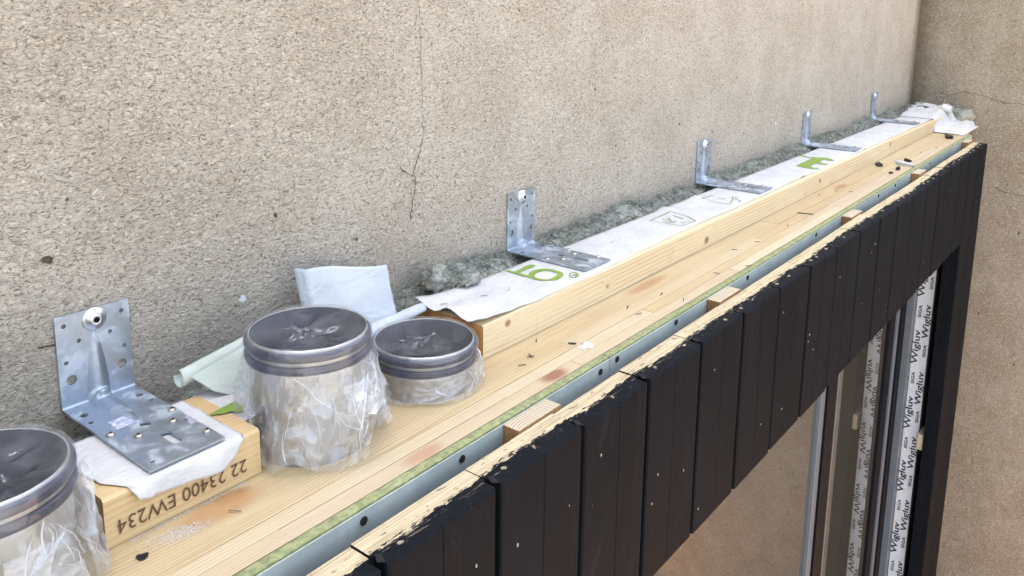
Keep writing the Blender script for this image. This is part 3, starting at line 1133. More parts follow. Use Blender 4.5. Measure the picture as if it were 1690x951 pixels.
def skirt_creases(R0, zt, zb, seed, flare, lift, amp, n=26):
    """narrow folds standing off the film"""
    rr = random.Random(seed + 77)
    v, f = [], []
    for q in range(n):
        a0, s0 = rr.uniform(-2.6, 0.9), rr.uniform(0.0, 0.6)
        a1, s1 = a0 + rr.uniform(-0.45, 0.45), min(1.0, s0 + rr.uniform(0.2, 0.7))
        bend = rr.uniform(-0.12, 0.12)
        w = rr.uniform(0.0005, 0.0013)
        b0 = len(v)
        m_ = 14
        for i in range(m_ + 1):
            t = i / m_
            a, s = a0 + (a1 - a0) * t + bend * math.sin(math.pi * t), s0 + (s1 - s0) * t
            p = skirt_point(R0, zt, zb, seed, flare, lift, amp, a, s)
            o_ = Vector((math.cos(a), math.sin(a), 0))
            tg = Vector((-math.sin(a), math.cos(a), 0.35))
            ww = w * math.sin(math.pi * (0.08 + 0.84 * t))
            v += [tuple(p + o_ * 0.0006 + tg * ww), tuple(p + o_ * (0.0006 + ww * 1.6)), tuple(p + o_ * 0.0006 - tg * ww)]
        for i in range(m_):
            a = b0 + 3 * i
            f += [(a, a + 1, a + 4, a + 3), (a + 1, a + 2, a + 5, a + 4)]
    return v, f


def film_layers(o, cx, cy, seed, n=46):
    """where the film lies double or triple it is milkier: patches with straight borders"""
    rr = random.Random(seed)
    zs = [v.co.z for v in o.data.vertices]
    z0, z1 = min(zs), max(zs)
    seeds = [(rr.uniform(-math.pi, math.pi), rr.uniform(0, 1), rr.choice((0.0, 0.0, 0.03, 0.06, 0.10, 0.16, 0.26)), rr.uniform(-0.8, 0.8)) for _ in range(n)]
    at = o.data.attributes.new('layers', 'FLOAT', 'FACE')
    lx, ly = o.location.x + o.parent.location.x - cx, o.location.y + o.parent.location.y - cy
    for p in o.data.polygons:
        c = p.center
        a, h = math.atan2(c.y + ly, c.x + lx), (c.z - z0) / max(1e-6, z1 - z0)
        best, val = 9, 0
        for sa, sh_, vv, sl_ in seeds:
            da = (a - sa + math.pi) % (2 * math.pi) - math.pi
            dh = h - sh_
            d = (da + sl_ * dh * 0.4) ** 2 * 2.4 + dh * dh * 1.6
            if d < best:
                best, val = d, vv
        at.data[p.index].value = val


LAB = ['steel duct wrapped in clear film, cut off by the left edge beside the stamped block',
       'tall steel duct end wrapped in crumpled clear film between block and short duct',
       'short steel duct end wrapped in clear film, next to the end of the long beam']
for k, (cx, cy, zt) in enumerate(DUCTS):
    e = empty('air_duct', (cx, cy, ZD))
    tag(e, LAB[k], 'duct', 'film-wrapped ducts rising through the timber')
    rp = DR
    prof = [(rp, 2.06), (rp, zt - 0.036), (rp + 0.0006, zt - 0.034), (rp + 0.0006, zt - 0.003), (rp - 0.0002, zt), (rp - 0.0016, zt - 0.001), (rp - 0.0016, 2.06)]
    v, f = lathe([(r_, z_) for r_, z_ in prof], 72, cx, cy)
    obj('pipe', v, f, [M['galv_duct'], M['surface']], e, smooth=True, fm=([0] * 5 + [1]) * 72)
    g = rp + 0.0007
    for z0_ in (0.004, 0.0205):
        gp = [(g, zt - z0_ - 0.0110), (g + 0.0034, zt - z0_ - 0.0105), (g + 0.0046, zt - z0_ - 0.0075), (g + 0.0044, zt - z0_ - 0.0030), (g + 0.0030, zt - z0_ - 0.0006), (g, zt - z0_)]
        v, f = lathe(gp, 72, cx, cy)
        obj('gasket', v, f, M['gasket'], e, smooth=True)
    tf_ = top_film(rp + 0.0006, 0.0, 2.0 + k * 1.7)
    fo = obj('film', [(x + cx, y + cy, z + zt + 0.0006) for x, y, z in tf_[0]], tf_[1], M['film_top'], e, smooth=True)
    fl = [0.012, 0.023, 0.010][k]
    lf, am = [0.03, 0.045, 0.012][k], [0.006, 0.009, 0.0045][k]
    v, f = skirt_creases(rp + 0.004, zt - 0.028, ZD + 0.002, 11 + k * 5, fl, lf, am, [22, 34, 14][k])
    obj('film_crease', [(x + cx, y + cy, z) for x, y, z in v], f, M['film_edge'], e)['kind'] = 'stuff'
    v, f = skirt_film(rp + 0.004, zt - 0.028, ZD + 0.002, 11 + k * 5, fl, lift=lf, amp=am, nv=[36, 36, 18][k])
    film_layers(obj('film', [(x + cx, y + cy, z) for x, y, z in v], f, M['film'], e), cx, cy, 3 + k)
    if k < 2:
        v, f = skirt_film(rp + 0.007, zt - 0.05, ZD + 0.004, 31 + k * 5, fl * 1.15, na=100, nv=26, lift=0.09, amp=0.012)
        # only part of the way round: a loose outer fold
        v2 = [(x + cx, y + cy, z) for x, y, z in v]
        f2 = []
        for q in f:
            c = sum((Vector(v[i]) for i in q), Vector()) / 3
            a = math.degrees(math.atan2(c.y, c.x))
            if -100 < a < 45:
                f2.append(q)
        used = sorted({i for q in f2 for i in q})
        mp = {i: n for n, i in enumerate(used)}
        film_layers(obj('film', [v2[i] for i in used], [tuple(mp[i] for i in q) for q in f2], M['film'], e), cx, cy, 23 + k, 20)

# ------------------------------------------------------------------ loose pieces of membrane
def drape_fn(u, v):
    """over the block and hanging from its front edge"""
    x = 0.343 + 0.158 * u
    reach = 0.80 + 0.20 * min(1, u * 4)          # the near corner stays bare
    hp = [(0.0, 0.0), (0.07, 0.010), (0.15, 0.027), (0.28, 0.022), (0.53, 0.0265), (0.80, 0.030), (0.90, 0.023), (1.0, 0.004)]
    for (ua, ha), (ub, hb_) in zip(hp[:-1], hp[1:]):
        if ua <= u <= ub:
            hang = ha + (hb_ - ha) * (u - ua) / (ub - ua)
            break
    tot = 0.128 * reach + hang
    s = v * tot
    y0 = -0.080
    if s < 0.1305:
        y, z = y0 - s, ZB + 0.0012
        z += 0.003 * max(0, nz3(u * 6, v * 5, 8.0)) * (1 if u < .12 or u > .97 else .25)
    else:
        d = s - 0.1305
        y, z = y0 - 0.1305 - 0.0028 - 0.10 * d - 0.004 * max(0, math.sin(u * 11)) * min(1, d / 0.01), ZB + 0.0005 - d
    return (x + (v - 0.5) * 0.012 * (1 - u), y, z)


v, f = grid(40, 44, drape_fn)
pm_ = obj('membrane_scrap', v, f, M['membrane'], smooth=True)
solid(pm_, 0.0005, 1.0)
tag(pm_, 'white membrane piece draped over the stamped block under the nearest bracket', 'membrane')
b_ = bmesh.new()
# printed green leaf-shaped corner on the sheet beside the block
g1 = empty('membrane_scrap', (0.56, -0.11, ZD))
tag(g1, 'pale sheet with a green printed corner and curled edge behind the tall duct', 'membrane')
v, f = grid(16, 12, lambda u, w: (0.520 + 0.075 * u, -0.070 - 0.110 * w + 0.02 * u * w, ZB - 0.002 - 0.0012 * math.sin(u * 3) + 0.002 * nz3(u * 3, w * 3, 1) - 0.010 * u * u))
solid(obj('sheet', v, f, M['membrane'], g1, smooth=True), 0.0005, 1.0)
P = [onZ(x, y, ZB - 0.002) for x, y in ((342, 690), (360, 680), (388, 666), (402, 676), (396, 684), (380, 683), (372, 686))]
obj('printed_corner', [(p.x, p.y, ZB + 0.0012) for p in P], [tuple(range(len(P)))], M['print'], g1)


def curl_fn(u, v):
    ax0, ax1 = Vector((0.503, -0.074, 2.431)), Vector((0.607, -0.052, 2.436))
    c = ax0.lerp(ax1, u)
    r_ = 0.011 + 0.004 * u
    L1 = r_ * 4.2
    L2 = 0.006 + 0.070 * u
    s = v * (L1 + L2)
    if s < L1:
        a = R(150) + s / r_ * 1.0 + 0.0
        ang = R(-150) + s / r_
        ang = R(200) - s / r_
        rr_ = r_ * (0.62 + 0.38 * s / L1)
        return (c.x, c.y + rr_ * math.cos(ang), c.z + rr_ * math.sin(ang))
    d = s - L1
    ang = R(200) - L1 / r_
    p = Vector((c.x, c.y + r_ * math.cos(ang), c.z + r_ * math.sin(ang)))
    return (p.x + d * 0.15, p.y - d * 0.55, p.z - d * 0.80)


curl_fn_dir = 1


def curl2(u, v):
    """a sheet that comes up from the deck on the near side, rolls over the top and curls under behind"""
    base0, base1 = Vector((0.536, -0.096, 2.405)), Vector((0.590, -0.112, 2.375))
    top0, top1 = Vector((0.506, -0.070, 2.436)), Vector((0.607, -0.062, 2.447))
    b, t = base0.lerp(base1, u), top0.lerp(top1, u)
    r_ = 0.012
    if v < 0.5:
        k = v / 0.5
        p = b.lerp(t, k)
        p.y -= 0.008 * math.sin(k * math.pi) * u
        return tuple(p)
    k = (v - 0.5) / 0.5
    ang = R(100) - k * R(300) * (1 - 0.45 * u)
    rr_ = r_ * (1 - 0.3 * k)
    cc = t + Vector((0, r_ * 0.17, -r_ * 0.98))
    return (cc.x - 0.004 * k, cc.y - rr_ * math.cos(ang), cc.z + rr_ * math.sin(ang))


v, f = grid(18, 34, curl2)
solid(obj('curled_edge', v, f, M['membrane_green'], g1, smooth=True), 0.0006, 0.0)


def flap_fn(u, v):
    x = 0.700 + 0.165 * u
    zt = 2.512 - 0.026 * u + 0.004 * math.sin(u * 5 + .5)
    z = ZD + 0.002 + (zt - ZD - 0.002) * v
    y = -0.098 + 0.040 * v + 0.010 * math.sin(u * 3.0 + 0.2) * v + 0.003 * nz3(u * 4, v * 4, 2)
    if u < 0.10:
        y += 0.6 * (0.10 - u) * 0.3
        x += (0.10 - u) * 0.08
    nk = 0.010 * max(0, 1 - abs(v - 0.45) * 2.4)
    return (x + (0.028 * (1 - v) * u if v < 0.8 else 0.0056 * u) - (nk * u), y, z)


v, f = grid(30, 26, flap_fn)
fp = obj('membrane_flap', v, f, M['membrane_blue'], smooth=True)
solid(fp, 0.0007, 0.0)
tag(fp, 'pale blue-white fleece flap standing upright behind the tall duct', 'membrane')


def roll_fn(u, v):
    x = 0.775 + 0.150 * u
    c = Vector((x, -0.104 + 0.020 * u, 2.402 - 0.004 * u))
    a = R(-40) + v * R(220)
    r_ = 0.0135 - 0.003 * u
    return (x, c.y + r_ * math.cos(a), c.z + r_ * math.sin(a) + 0.0012 * nz3(u * 6, v * 3, 3))


v, f = grid(20, 14, roll_fn)
rl = obj('membrane_roll', v, f, M['membrane_blue'], smooth=True)
solid(rl, 0.0008, 0.0)
tag(rl, 'rolled tongue of white membrane behind the short duct at the beam end', 'membrane')

# ------------------------------------------------------------------ green-cored board on the outer face, battens
bd = [-0.9, 1.073, 2.40, 3.655, XE - 0.01]
XL = ['leftmost green-cored sheathing board with grey face, in front of the ducts', 'second green-cored sheathing board, from the short duct to the boxed print',
      'third green-cored sheathing board with grey face, beside the letter E', 'short last green-cored sheathing board at the corner end']
for k in range(4):
    e = empty('sheathing_board', ((bd[k] + bd[k + 1]) / 2, -0.354, 1.98))
    tag(e, XL[k], 'board', 'green-cored boards along the timber')
    x0, x1 = bd[k] + 0.0012, bd[k + 1] - 0.0012
    n = max(30, int((x1 - x0) / 0.006))
    v, f = [], []
    for i in range(n + 1):
        x = x0 + (x1 - x0) * i / n
        za = ZD - 0.001 + 0.0016 * nz3(x * 60, 0, 1)
        zb_ = ZD - 0.001 + 0.0016 * nz3(x * 75, 4, 2)
        zm = ZD + 0.0012 * nz3(x * 90, 8, 3)
        v += [(x, -0.3420, 1.982), (x, -0.3420, za), (x, -0.3490, zm), (x, -0.3552 - 0.0005 * nz3(x * 50, 2, 2), zb_), (x, -0.3552, 1.982)]
    for i in range(n):
        for j in range(4):
            a = i * 5 + j
            f.append((a, a + 1, a + 6, a + 5))
    f += [(4, 3, 2, 1, 0), tuple(n * 5 + j for j in range(5))]
    obj('core', v, f, M['core'], e)
    fc = box('face', x0, x1, -0.3574, -0.3560, 1.982, ZD - 0.0035, M['face'], e)
    if k == 0 or k == 1 or k == 2:
        xs = {0: [0.37, 0.553, 0.718, 1.045], 1: [1.095, 1.30, 1.624, 2.055], 2: [2.62, 2.814, 3.30]}[k]
        for x in xs:
            me, _ = mesh('screw', *cyl((0, 0, 0), 'y', 0.0052, 0.0016, 16), M['scrap_black'], center=False)
            link('screw', me, (x, -0.3580, 2.3265 + (0.004 if k else 0)), e)

ST = [0.180, 0.801, 1.427, 2.2595, 3.019, 3.70]
for k, x in enumerate(ST):
    w = 0.097
    if k == 5:
        x, w = 3.875, 0.10
    o = box('vertical_batten', x, x + w, -0.3845, -0.3577, 1.985, 2.3385, [M['batten'], M['end_pale']], bevel=0.0006, fm=[0, 1, 0, 0, 0, 0])
    tag(o, ['pine batten end left of the tall duct between grey board and black cladding', 'pine batten with clear growth rings on its end, beside the short duct',
            'pine batten end with dark flaws, second along the black cladding', 'pine batten end, third along the black cladding from the ducts',
            'pine batten end, fourth along, near the black scraps', 'last pine batten end at the far end of the cladding'][k], 'batten', 'battens behind the black cladding')

# ------------------------------------------------------------------ black vertical cladding
YB, YF = -0.3852, -0.4400
GAPS = [-0.77, -0.585, -0.402, -0.220, -0.037, 0.146, 0.328, 0.510, 0.6926, 0.8750, 1.0551, 1.2360, 1.4130, 1.5965, 1.7770, 1.9620, 2.1500, 2.3350, 2.5142, 2.7000, 2.8853, 3.0700, 3.2515, 3.4300, 3.6050, 3.7950, 3.9800]
clad = empty('board_cladding', (1.8, -0.41, 1.97))
tag(clad, 'band of black-painted vertical boards hanging along the front edge', 'cladding')
NAIL, _ = mesh('nail', *lathe([(0.0022, 0.0), (0.0020, 0.0008), (0.0010, 0.0012), (0.0001, 0.0013)], 8), mat_simple('pale_chip', srgb(150, 143, 128), 0.7), True, center=False)
PIT, _ = mesh('nail_hole', [(-0.0055, -0.0022, 0), (0.0045, -0.0028, 0), (0.006, 0.0016, 0), (-0.003, 0.0026, 0), (-0.004, -0.0012, 0.0008), (0.004, -0.0015, 0.0008), (0.0045, 0.001, 0.0008), (-0.002, 0.0016, 0.0008)], BF[1:], M['recess'], center=False)
CHIP, _ = mesh('splinter', [(-0.004, -0.001, 0), (0.004, -0.002, 0), (0.003, 0.002, 0), (-0.003, 0.0015, 0), (-0.003, 0, 0.0028), (0.002, -0.001, 0.0022), (0.002, 0.001, 0.0018), (-0.002, 0.001, 0.0026)], BF[1:], mat_simple('splinter_wood', srgb(158, 146, 122), 0.8), center=False)
rb = random.Random(21)
for k in range(len(GAPS) - 1):
    x0, x1 = GAPS[k], GAPS[k + 1]
    full = k >= len(GAPS) - 3
    zt = 2.3330 + rb.uniform(-0.0024, 0.0014) - (0.004 if x0 > 2.3 else 0)
    zb0 = ZG + 0.05 if full else 1.972 + rb.uniform(-0.002, 0.002)
    hg, dg, tn = 0.0048, 0.022, 0.0004
    yf = YF + rb.uniform(-0.0008, 0.0008)
    xm = (x0 + x1) / 2 + rb.uniform(-0.006, 0.006)
    prof = [(x0 + tn, YB), (x0 + tn, yf + dg), (x0 + hg, yf + dg), (x0 + hg, yf + 0.0022), (x0 + hg + 0.0022, yf), (xm - 0.0012, yf), (xm, yf + 0.0014), (xm + 0.0012, yf), (x1 - hg - 0.0022, yf), (x1 - hg, yf + 0.0022), (x1 - hg, yf + dg), (x1 - tn, yf + dg), (x1 - tn, YB)]
    n = len(prof)
    v = [(x, y, zb0) for x, y in prof]
    # top edge: slightly eased, the front arris a touch lower
    v += [(x, y, zt - (0.0030 if y < yf + 0.0005 else 0.0)) for x, y in prof]
    cxm, cym = xm, (YB + yf) / 2
    f = [(i, (i + 1) % n, n + (i + 1) % n, n + i) for i in range(n)]
    ins = []
    for x, y in prof:
        yy = y + 0.0030 if y < yf + 0.0005 else y
        ins.append((x, yy, zt))
    v += ins
    f += [(n + i, n + (i + 1) % n, 2 * n + (i + 1) % n, 2 * n + i) for i in range(n) if prof[i][1] < yf + 0.001 or prof[(i + 1) % n][1] < yf + 0.001]
    # weld rows where nothing was eased
    f.append(tuple(range(2 * n, 3 * n)))
    f.append(tuple(range(n - 1, -1, -1)))
    me, c = mesh('cladding_board', v, f, M['black'])
    bm = bmesh.new()
    bm.from_mesh(me)
    bmesh.ops.remove_doubles(bm, verts=bm.verts, dist=1e-5)
    bmesh.ops.recalc_face_normals(bm, faces=bm.faces)
    bm.to_mesh(me)
    bm.free()
    o = link('cladding_board', me, c, clad)
    if x1 < 0.3:
        continue
    for q in range(rb.choice((1, 2, 2, 3)) if x0 < 2.4 else rb.choice((0, 0, 1))):
        nx = xm + rb.choice((-1, 1)) * rb.uniform(0.02, 0.075)
        nzp = rb.choice((2.27, 2.24, 2.05, 2.16, 2.02, 2.11)) + rb.uniform(-0.012, 0.012)
        no = link('nail', NAIL, (nx, yf - 0.0001, nzp), o, (R(90), 0, 0))
        s_ = rb.uniform(0.45, 0.95)
        no.scale = (s_ * 0.8, s_ * 1.5, s_)
    for q in range(3):
        px_ = x0 + (x1 - x0) * (0.22 + 0.3 * q) + rb.uniform(-0.02, 0.02)
        ho = link('nail_hole', PIT, (px_, -0.425 + rb.uniform(-0.004, 0.005), zt), o, (0, 0, rb.uniform(0, 3)))
        ho.scale = (rb.uniform(.6, 1.1), rb.uniform(.7, 1.3), 1)
        if rb.random() < 0.6:
            link('splinter', CHIP, (px_ - 0.004, -0.4225 + rb.uniform(-0.004, 0.004), zt), o, (0, 0, rb.uniform(0, 3)))
    ho = link('nail_hole', PIT, (x0 + 0.004, -0.426, zt + 0.0001), o, (0, 0, 1.2))
    ho.scale = (1.5, 1.6, 1)

# ------------------------------------------------------------------ window below, side jamb with tape
GY = -0.240
win = empty('window', (1.4, GY, ZG + 0.05))
tag(win, 'large window in grey and black profiles below the black cladding', 'window')
for x0, x1 in ((-1.0, 2.585), (2.775, 3.42)):
    box('pane', x0, x1, GY, GY + 0.006, ZG + 0.17, 1.94, M['glass'], win)
box('stile', 2.585, 2.630, GY - 0.012, GY + 0.05, ZG + 0.05, 1.98, M['frame_grey'], win, 0.002)
box('stile', 2.632, 2.730, GY - 0.020, GY + 0.05, ZG + 0.05, 1.98, M['frame_dark'], win, 0.002)
box('stile', 2.732, 2.775, GY - 0.012, GY + 0.05, ZG + 0.05, 1.98, M['frame_grey'], win, 0.002)
box('stile', 3.42, 3.50, GY - 0.014, GY + 0.05, ZG + 0.05, 1.98, M['frame_dark'], win, 0.002)
box('stile', 3.502, 3.530, GY - 0.022, GY + 0.05, ZG + 0.05, 1.98, M['frame_grey'], win, 0.002)
box('stile', 3.532, 3.600, GY - 0.030, GY + 0.05, ZG + 0.05, 1.98, M['frame_dark'], win, 0.002)
box('stile', 3.602, 3.652, -0.296, GY + 0.05, ZG + 0.05, 1.98, M['frame_grey'], win, 0.002)
box('head_rail', -1.0, 3.60, GY - 0.020, GY + 0.05, 1.9405, 2.06, M['frame_grey'], win, 0.002)
box('sill', -1.0, 3.60, GY - 0.020, GY + 0.05, ZG + 0.04, ZG + 0.1695, M['frame_grey'], win, 0.002)
room = box('inner_wall', -1.0, 3.65, GY + 0.0505, GY + 0.09, ZG + 0.04, 2.05, M['jamb'])
tag(room, 'dark inner lining behind the window panes', 'wall')
jb = box('side_jamb', 3.654, 4.30, -0.362, -0.07, ZG + 0.04, 1.975, M['jamb'])
tag(jb, 'dark timber jamb at the right side of the window', 'jamb')
sp = box('spacer_block', 3.612, 3.70, -0.384, -0.3632, 1.045, 1.115, M['lamella_pale'], bevel=0.001)
tag(sp, 'small pale wood spacer block behind the black post beside the tape', 'wood block')

tp = empty('sealing_tape', (3.652, -0.329, 0.05))
tag(tp, 'white sealing tape with black repeated lettering down the window jamb', 'tape')
v, f = grid(8, 90, lambda u, w: (3.6532 - 0.0006 * math.sin(w * 55 + u * 3) - 0.0010, -0.2972 - 0.0600 * u, ZG + 0.06 + (1.91 - ZG) * w))
obj('strip', v, f, M['tape'], tp, smooth=True)
t1 = text_mesh('Wigluv', 0.034, 1.55, 0.0005)
t2 = text_mesh('SIGA', 0.017, 1.5, 0.0003)
zq = ZG + 0.20
q = 0
while zq < 1.93:
    for (tv, tf), yo, dz in ((t1, -0.3415, 0.0), (t2, -0.3130, 0.04), (t1, -0.3115, 0.180), (t2, -0.3460, 0.170)):
        if zq + dz > 1.90:
            continue
        # letters climb the strip, read from the window side
        vv = [(3.6505, yo + y, zq + dz + x) for x, y in tv]
        me, c = mesh('lettering', vv, tf, M['tape_ink'])
        link('lettering', me, c, tp)
    zq += 0.300
    q += 1

# ------------------------------------------------------------------ mineral wool in the joint
rw = random.Random(5)


def wool_top(x, t):
    """t 0 at the wall, 1 at the back of the beam"""
    b = 2.366 + 0.032 * min(1, max(0, (x - 0.55) / 0.5))
    b += 0.014 * nz3(x * 5, 0.3, 1.1) + 0.009 * nz3(x * 15, t * 3, 2.0) + 0.005 * nz3(x * 45, t * 7, 3.0) + 0.003 * nz3(x * 120, t * 20, 7.0)
    b += 0.020 * (1 - t) * (0.6 + nz3(x * 8, 5, 5)) * min(1, max(0, (x - 0.7) / 0.3))
    for bx in (1.295, 2.140, 2.985, 3.843):
        b -= 0.030 * math.exp(-((x - bx) / 0.055) ** 4) * (0.5 + 0.5 * t)
    b -= 0.016 * t * t
    return b


def wool_fn(u, v):
    x = 0.30 + 4.16 * u
    t = v
    z = wool_top(x, t)
    if v > 0.985:
        z -= 0.012
    return (x, -0.0012 - 0.0636 * t, z)


v, f = grid(900, 14, wool_fn)
n0 = len(v)
for q in range(8000):
    x = rw.uniform(0.45, 4.42)
    t = rw.random()
    if rw.random() < 0.35:
        t *= 0.2
    p = Vector((x, -0.003 - 0.058 * t, wool_top(x, t) - 0.002))
    d = Vector((rw.uniform(-1, 1), rw.uniform(-0.25, 0.15), rw.uniform(-0.1, 0.7))).normalized()
    ln = rw.uniform(0.008, 0.034)
    w = rw.uniform(0.00025, 0.0006)
    b0 = len(v)
    cur = Vector((rw.uniform(-1, 1), rw.uniform(-.3, .3), rw.uniform(-1, .3))) * 0.6
    for s in range(4):
        v.append(tuple(p + Vector((0, 0, w))))
        v.append(tuple(p - Vector((0, 0, w))))
        p = p + d * ln / 3
        d = (d + cur * 0.4).normalized()
        p.y = min(-0.0015, p.y)
    for s in range(3):
        a = b0 + 2 * s
        f.append((a, a + 1, a + 3, a + 2))
for q in range(2600):
    # torn wisps and layers, wider than single fibres
    x = rw.uniform(0.45, 4.40)
    t = rw.random() * 0.95
    ln, w = rw.uniform(0.02, 0.06), rw.uniform(0.0004, 0.0015)
    dx, dt = rw.choice((-1, 1)), rw.uniform(-0.5, 0.5)
    lift = rw.uniform(0.000, 0.007)
    cv = rw.uniform(-1, 1)
    b0 = len(v)
    for s in range(7):
        k = s / 6
        xx = x + dx * ln * (k - 0.5)
        tt = min(0.97, max(0.02, t + dt * (k - 0.5) + cv * (k - 0.5) ** 2))
        z = wool_top(xx, tt) + 0.0012 + lift * math.sin(math.pi * k)
        ww = w * math.sin(math.pi * (0.1 + 0.8 * k))
        y = -0.0015 - 0.062 * tt
        v += [(xx, min(-0.0015, y + ww), z), (xx, y - ww, z + ww * 0.8)]
    for s in range(6):
        a = b0 + 2 * s
        f.append((a, a + 1, a + 3, a + 2))
wl = obj('mineral_wool', v, f, M['wool'], smooth=True)
tag(wl, 'grey-green mineral wool stuffed in the joint between wall and beam', 'insulation', kind='stuff')


def tuft(name, c, sx, sy, sz, seed, label, nf=150):
    rr = random.Random(seed)
    v, f = [], []
    nu, nv = 26, 16
    for j in range(nv + 1):
        ph = math.pi * j / nv
        for i in range(nu):
            th = 2 * math.pi * i / nu
            d = Vector((math.sin(ph) * math.cos(th), math.sin(ph) * math.sin(th), math.cos(ph)))
            r_ = 1 + 0.55 * nz3(d.x * 2.2, d.y * 2.2, d.z * 2.2 + seed) + 0.3 * nz3(d.x * 6, d.y * 6, d.z * 6 + seed)
            v.append((c[0] + d.x * sx * r_, c[1] + d.y * sy * r_, max(c[2] - sz, c[2] + d.z * sz * r_)))
    for j in range(nv):
        for i in range(nu):
            k = (i + 1) % nu
            f.append((j * nu + i, (j + 1) * nu + i, (j + 1) * nu + k, j * nu + k))
    for q in range(nf):
        d = Vector((rr.gauss(0, 1), rr.gauss(0, 1), abs(rr.gauss(0, 1)))).normalized()
        p = Vector((c[0] + d.x * sx, c[1] + d.y * sy, c[2] + d.z * sz))
        t = Vector((rr.gauss(0, 1), rr.gauss(0, 1), rr.gauss(0, .6))).normalized() * rr.uniform(.006, .016)
        s = Vector((0, 0.0004, 0.0005))
        b0 = len(v)
        v += [tuple(p + s), tuple(p - s), tuple(p + t * .6 + s + d * .002), tuple(p + t * .6 - s + d * .002), tuple(p + t)]
        f += [(b0, b0 + 1, b0 + 3, b0 + 2), (b0 + 2, b0 + 3, b0 + 4)]
    o = obj(name, v, f, M['wool'], smooth=True)
    tag(o, label, 'insulation', kind='stuff')
    return o


p = onZ(776, 468, ZB + 0.006)
tuft('mineral_wool', (p.x, p.y, ZB + 0.0135), 0.024, 0.012, 0.0105, 3, 'loose tuft of grey-green mineral wool on the membrane near the beam end', 120)
tuft('mineral_wool', (p.x - 0.055, p.y + 0.035, ZB + 0.022), 0.028, 0.018, 0.022, 8, 'frayed clump of mineral wool against the wall above the beam end', 160)
tuft('mineral_wool', (4.475, -0.215, 2.345), 0.050, 0.085, 0.070, 12, 'mineral wool packed against the side wall at the far beam end', 260)
tuft('mineral_wool', (4.46, -0.06, 2.375), 0.055, 0.055, 0.050, 15, 'dark mineral wool in the corner of the two walls', 160)

# ------------------------------------------------------------------ crumpled wrap at the far end
wr = empty('wrap_bundle', (4.25, -0.22, ZD))
tag(wr, 'crumpled white membrane bundled over the far end of the beam', 'membrane')


def wrap_fn(u, v):
    x = 4.055 + 0.36 * u + 0.02 * nz3(v * 3, 0, 1)
    y = -0.060 - 0.275 * v
    e = 1 - min(1, max(0, (v - 0.48) / 0.12))
    top = ZB + 0.006 + 0.014 * u
    z = ZD + 0.010 + (top - ZD - 0.010) * e
    z += 0.011 * (1 - abs(nz3(u * 4, v * 5, 3)) * 2) * (0.4 + u) + 0.008 * nz3(u * 9, v * 11, 5)
    z += 0.016 * math.exp(-((v - 0.55) / 0.1) ** 2) * u
    if u < 0.12:
        z = ZB + 0.004 if e > 0.5 else ZD + 0.004
    if v > 0.93:
        z = ZD + 0.002
    return (x, y, max(z, ZD + 0.002 if v > 0.55 else ZB + 0.0035))


v, f = grid(36, 34, wrap_fn)
solid(obj('sheet', v, f, M['membrane'], wr, smooth=True), 0.0008, 1.0)
v, f = grid(24, 10, lambda u, w: (4.32 + 0.030 * math.cos(u * 5.2), -0.190 - 0.04 * w, ZB + 0.030 + 0.018 * math.sin(u * 5.2) - 0.01 * w))
solid(obj('loop', v, f, M['membrane'], wr, smooth=True), 0.0008, 0.0)
v, f = grid(12, 3, lambda u, w: (4.30 + 0.035 * w, -0.070 - 0.08 * u, ZB + 0.0265 + 0.003 * math.sin(u * 5)))
obj('blue_band', v, f, M['blue'], wr, smooth=True)

# ------------------------------------------------------------------ small things lying on the timber
def scrap(px, py, sx, sy, sz, ang, mat, label, seed, grp=None):
    sx, sy, sz = sx * 0.6, sy * 0.6, sz * 0.6
    p = onZ(px, py, ZD + sz * 0.4)
    rr = random.Random(seed)
    v = []
    for x, y, z in boxv(-sx, sx, -sy, sy, 0, sz * 2):
        j = 0.45 if z > 0 else 0.15
        x += rr.uniform(-j, j) * sx
        y += rr.uniform(-j, j) * sy
        z = z * rr.uniform(.5, 1.2)
        v.append((p.x + x * math.cos(ang) - y * math.sin(ang), p.y + x * math.sin(ang) + y * math.cos(ang), ZD + 0.0006 + z))
    o = obj('scrap', v, BF, M[mat], bevel=0.0006, seg=1)
    tag(o, label, 'scrap', grp)
    return o


scrap(1450, 273, 0.030, 0.012, 0.008, 0.6, 'scrap_black', 'black bitumen scrap on the timber beside the far beam', 1)
scrap(1482, 279, 0.026, 0.012, 0.009, 0.2, 'scrap_black', 'black scrap just left of the white scrap on the timber', 2)
scrap(1492, 272, 0.060, 0.010, 0.009, 1.1, 'membrane_blue', 'white scrap lying between two black scraps on the timber', 3)
scrap(1498, 266, 0.022, 0.007, 0.008, 0.9, 'scrap_black', 'small black scrap just right of the white scrap', 4)
scrap(1566, 227, 0.045, 0.020, 0.011, 0.3, 'scrap_black', 'black scrap near the far end of the timber', 5)
scrap(1470, 286, 0.016, 0.009, 0.004, 0.1, 'scrap_black', 'tiny flat black scrap in front of the white scrap', 6)
scrap(1330, 353, 0.030, 0.004, 0.0012, -1.2, 'scrap_black', 'thin dark splinter across the timber beside the third batten', 8)
scrap(945, 568, 0.011, 0.003, 0.0016, -1.1, 'scrap_black', 'thin dark splinter beside the white smear near the short duct', 7)

# white putty smear near the short duct
p = onZ(962, 573, ZD)
v, f = grid(14, 10, lambda u, w: (p.x - 0.02 + 0.045 * u + 0.012 * w, p.y - 0.014 + 0.026 * w, ZD + 0.0004 + 0.0035 * max(0, nz3(u * 4, w * 4, 6) + 0.05) * math.sin(math.pi * u) * math.sin(math.pi * w) * 1.6))
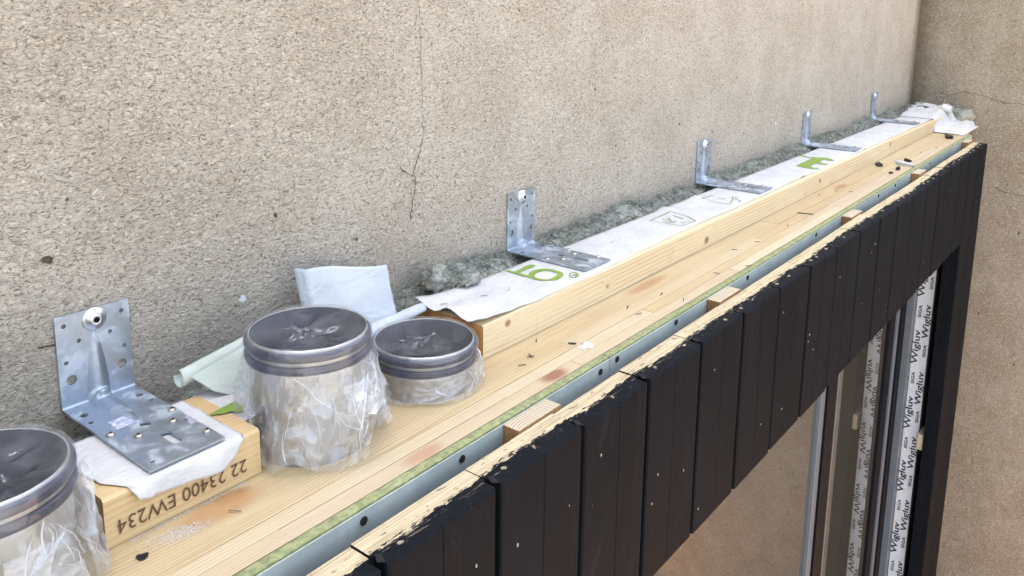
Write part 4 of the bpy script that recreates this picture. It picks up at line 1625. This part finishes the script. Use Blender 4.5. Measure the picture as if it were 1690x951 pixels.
# keep only the raised lumps
fk = [q for q in f if sum(v[i][2] for i in q) / 4 > ZD + 0.0007]
used = sorted({i for q in fk for i in q})
mp = {i: n for n, i in enumerate(used)}
sm = obj('putty_smear', [v[i] for i in used], [tuple(mp[i] for i in q) for q in fk], M['dust'], smooth=True)
tag(sm, 'white putty smear on the timber beside the second bracket letters', 'putty')

# sawdust in front of the stamped block
rs = random.Random(9)
v, f = [], []
for q in range(900):
    if q < 620:
        t = rs.gauss(0, 1)
        x, y = 0.402 + 0.014 * t + 0.010 * rs.gauss(0, 1), -0.2425 - 0.004 * t + 0.006 * rs.gauss(0, 1)
    else:
        x, y = rs.uniform(0.36, 0.50), -0.2120 - abs(rs.gauss(0, 0.004))
    if y > -0.2118:
        continue
    s = rs.uniform(0.0003, 0.0009)
    a = rs.uniform(0, 6)
    b0 = len(v)
    for k in range(3):
        v.append((x + s * math.cos(a + k * 2.1), y + s * math.sin(a + k * 2.1), ZD + 0.0004))
    v.append((x, y, ZD + 0.0004 + s * 0.9))
    f += [(b0, b0 + 1, b0 + 3), (b0 + 1, b0 + 2, b0 + 3), (b0 + 2, b0, b0 + 3)]
du = obj('sawdust', v, f, M['dust'])
tag(du, 'white dust and crumbs scattered in front of the stamped block', 'dust', kind='stuff')

sp_ = [(885, 563, 0.6), (876, 590, -0.5), (1036, 508, 0.3), (1054, 519, -0.4), (1128, 495, 0.5), (1092, 486, .2), (875, 588, 1.0), (862, 604, -0.6), (1212, 413, -1.3), (1250, 400, -1.2), (1235, 440, -0.8), (1183, 452, -1.2), (1300, 372, 0.3), (1352, 322, 0.4),
       (1380, 316, -1.0), (1404, 317, -.9), (1520, 252, .5), (1545, 244, .5)]
for k, (px, py, an) in enumerate(sp_):
    o = staple(px, py, ZD + 0.0008, an, 0.012, M['scrap_black'])
    tag(o, 'small dark staple lying on the laminated timber', 'staple', 'staples scattered on the laminated timber')
o = staple(388, 845, ZD + 0.001, -1.0, 0.015, M['screw'])
tag(o, 'bright bent staple on the timber at the right end of the stamped block', 'staple')
# screw hole in the timber at the lower left
p = onZ(235, 920, ZD)
v, f = [], []
rr = random.Random(2)
for i in range(14):
    a = i * 2 * math.pi / 14
    r_ = 0.0062 * rr.uniform(.75, 1.15)
    v += [(p.x + r_ * math.cos(a), p.y + r_ * math.sin(a), ZD + 0.0012), (p.x + r_ * .8 * math.cos(a), p.y + r_ * .8 * math.sin(a), ZD + 0.0005)]
f = [(2 * i, 2 * ((i + 1) % 14), 2 * ((i + 1) % 14) + 1, 2 * i + 1) for i in range(14)] + [tuple(2 * i + 1 for i in range(14))]
so = obj('sunk_screw', v, f, [M['jamb'], M['recess']], fm=[0] * 14 + [1])
tag(so, 'dark countersunk screw hole in the timber in front of the block', 'screw')
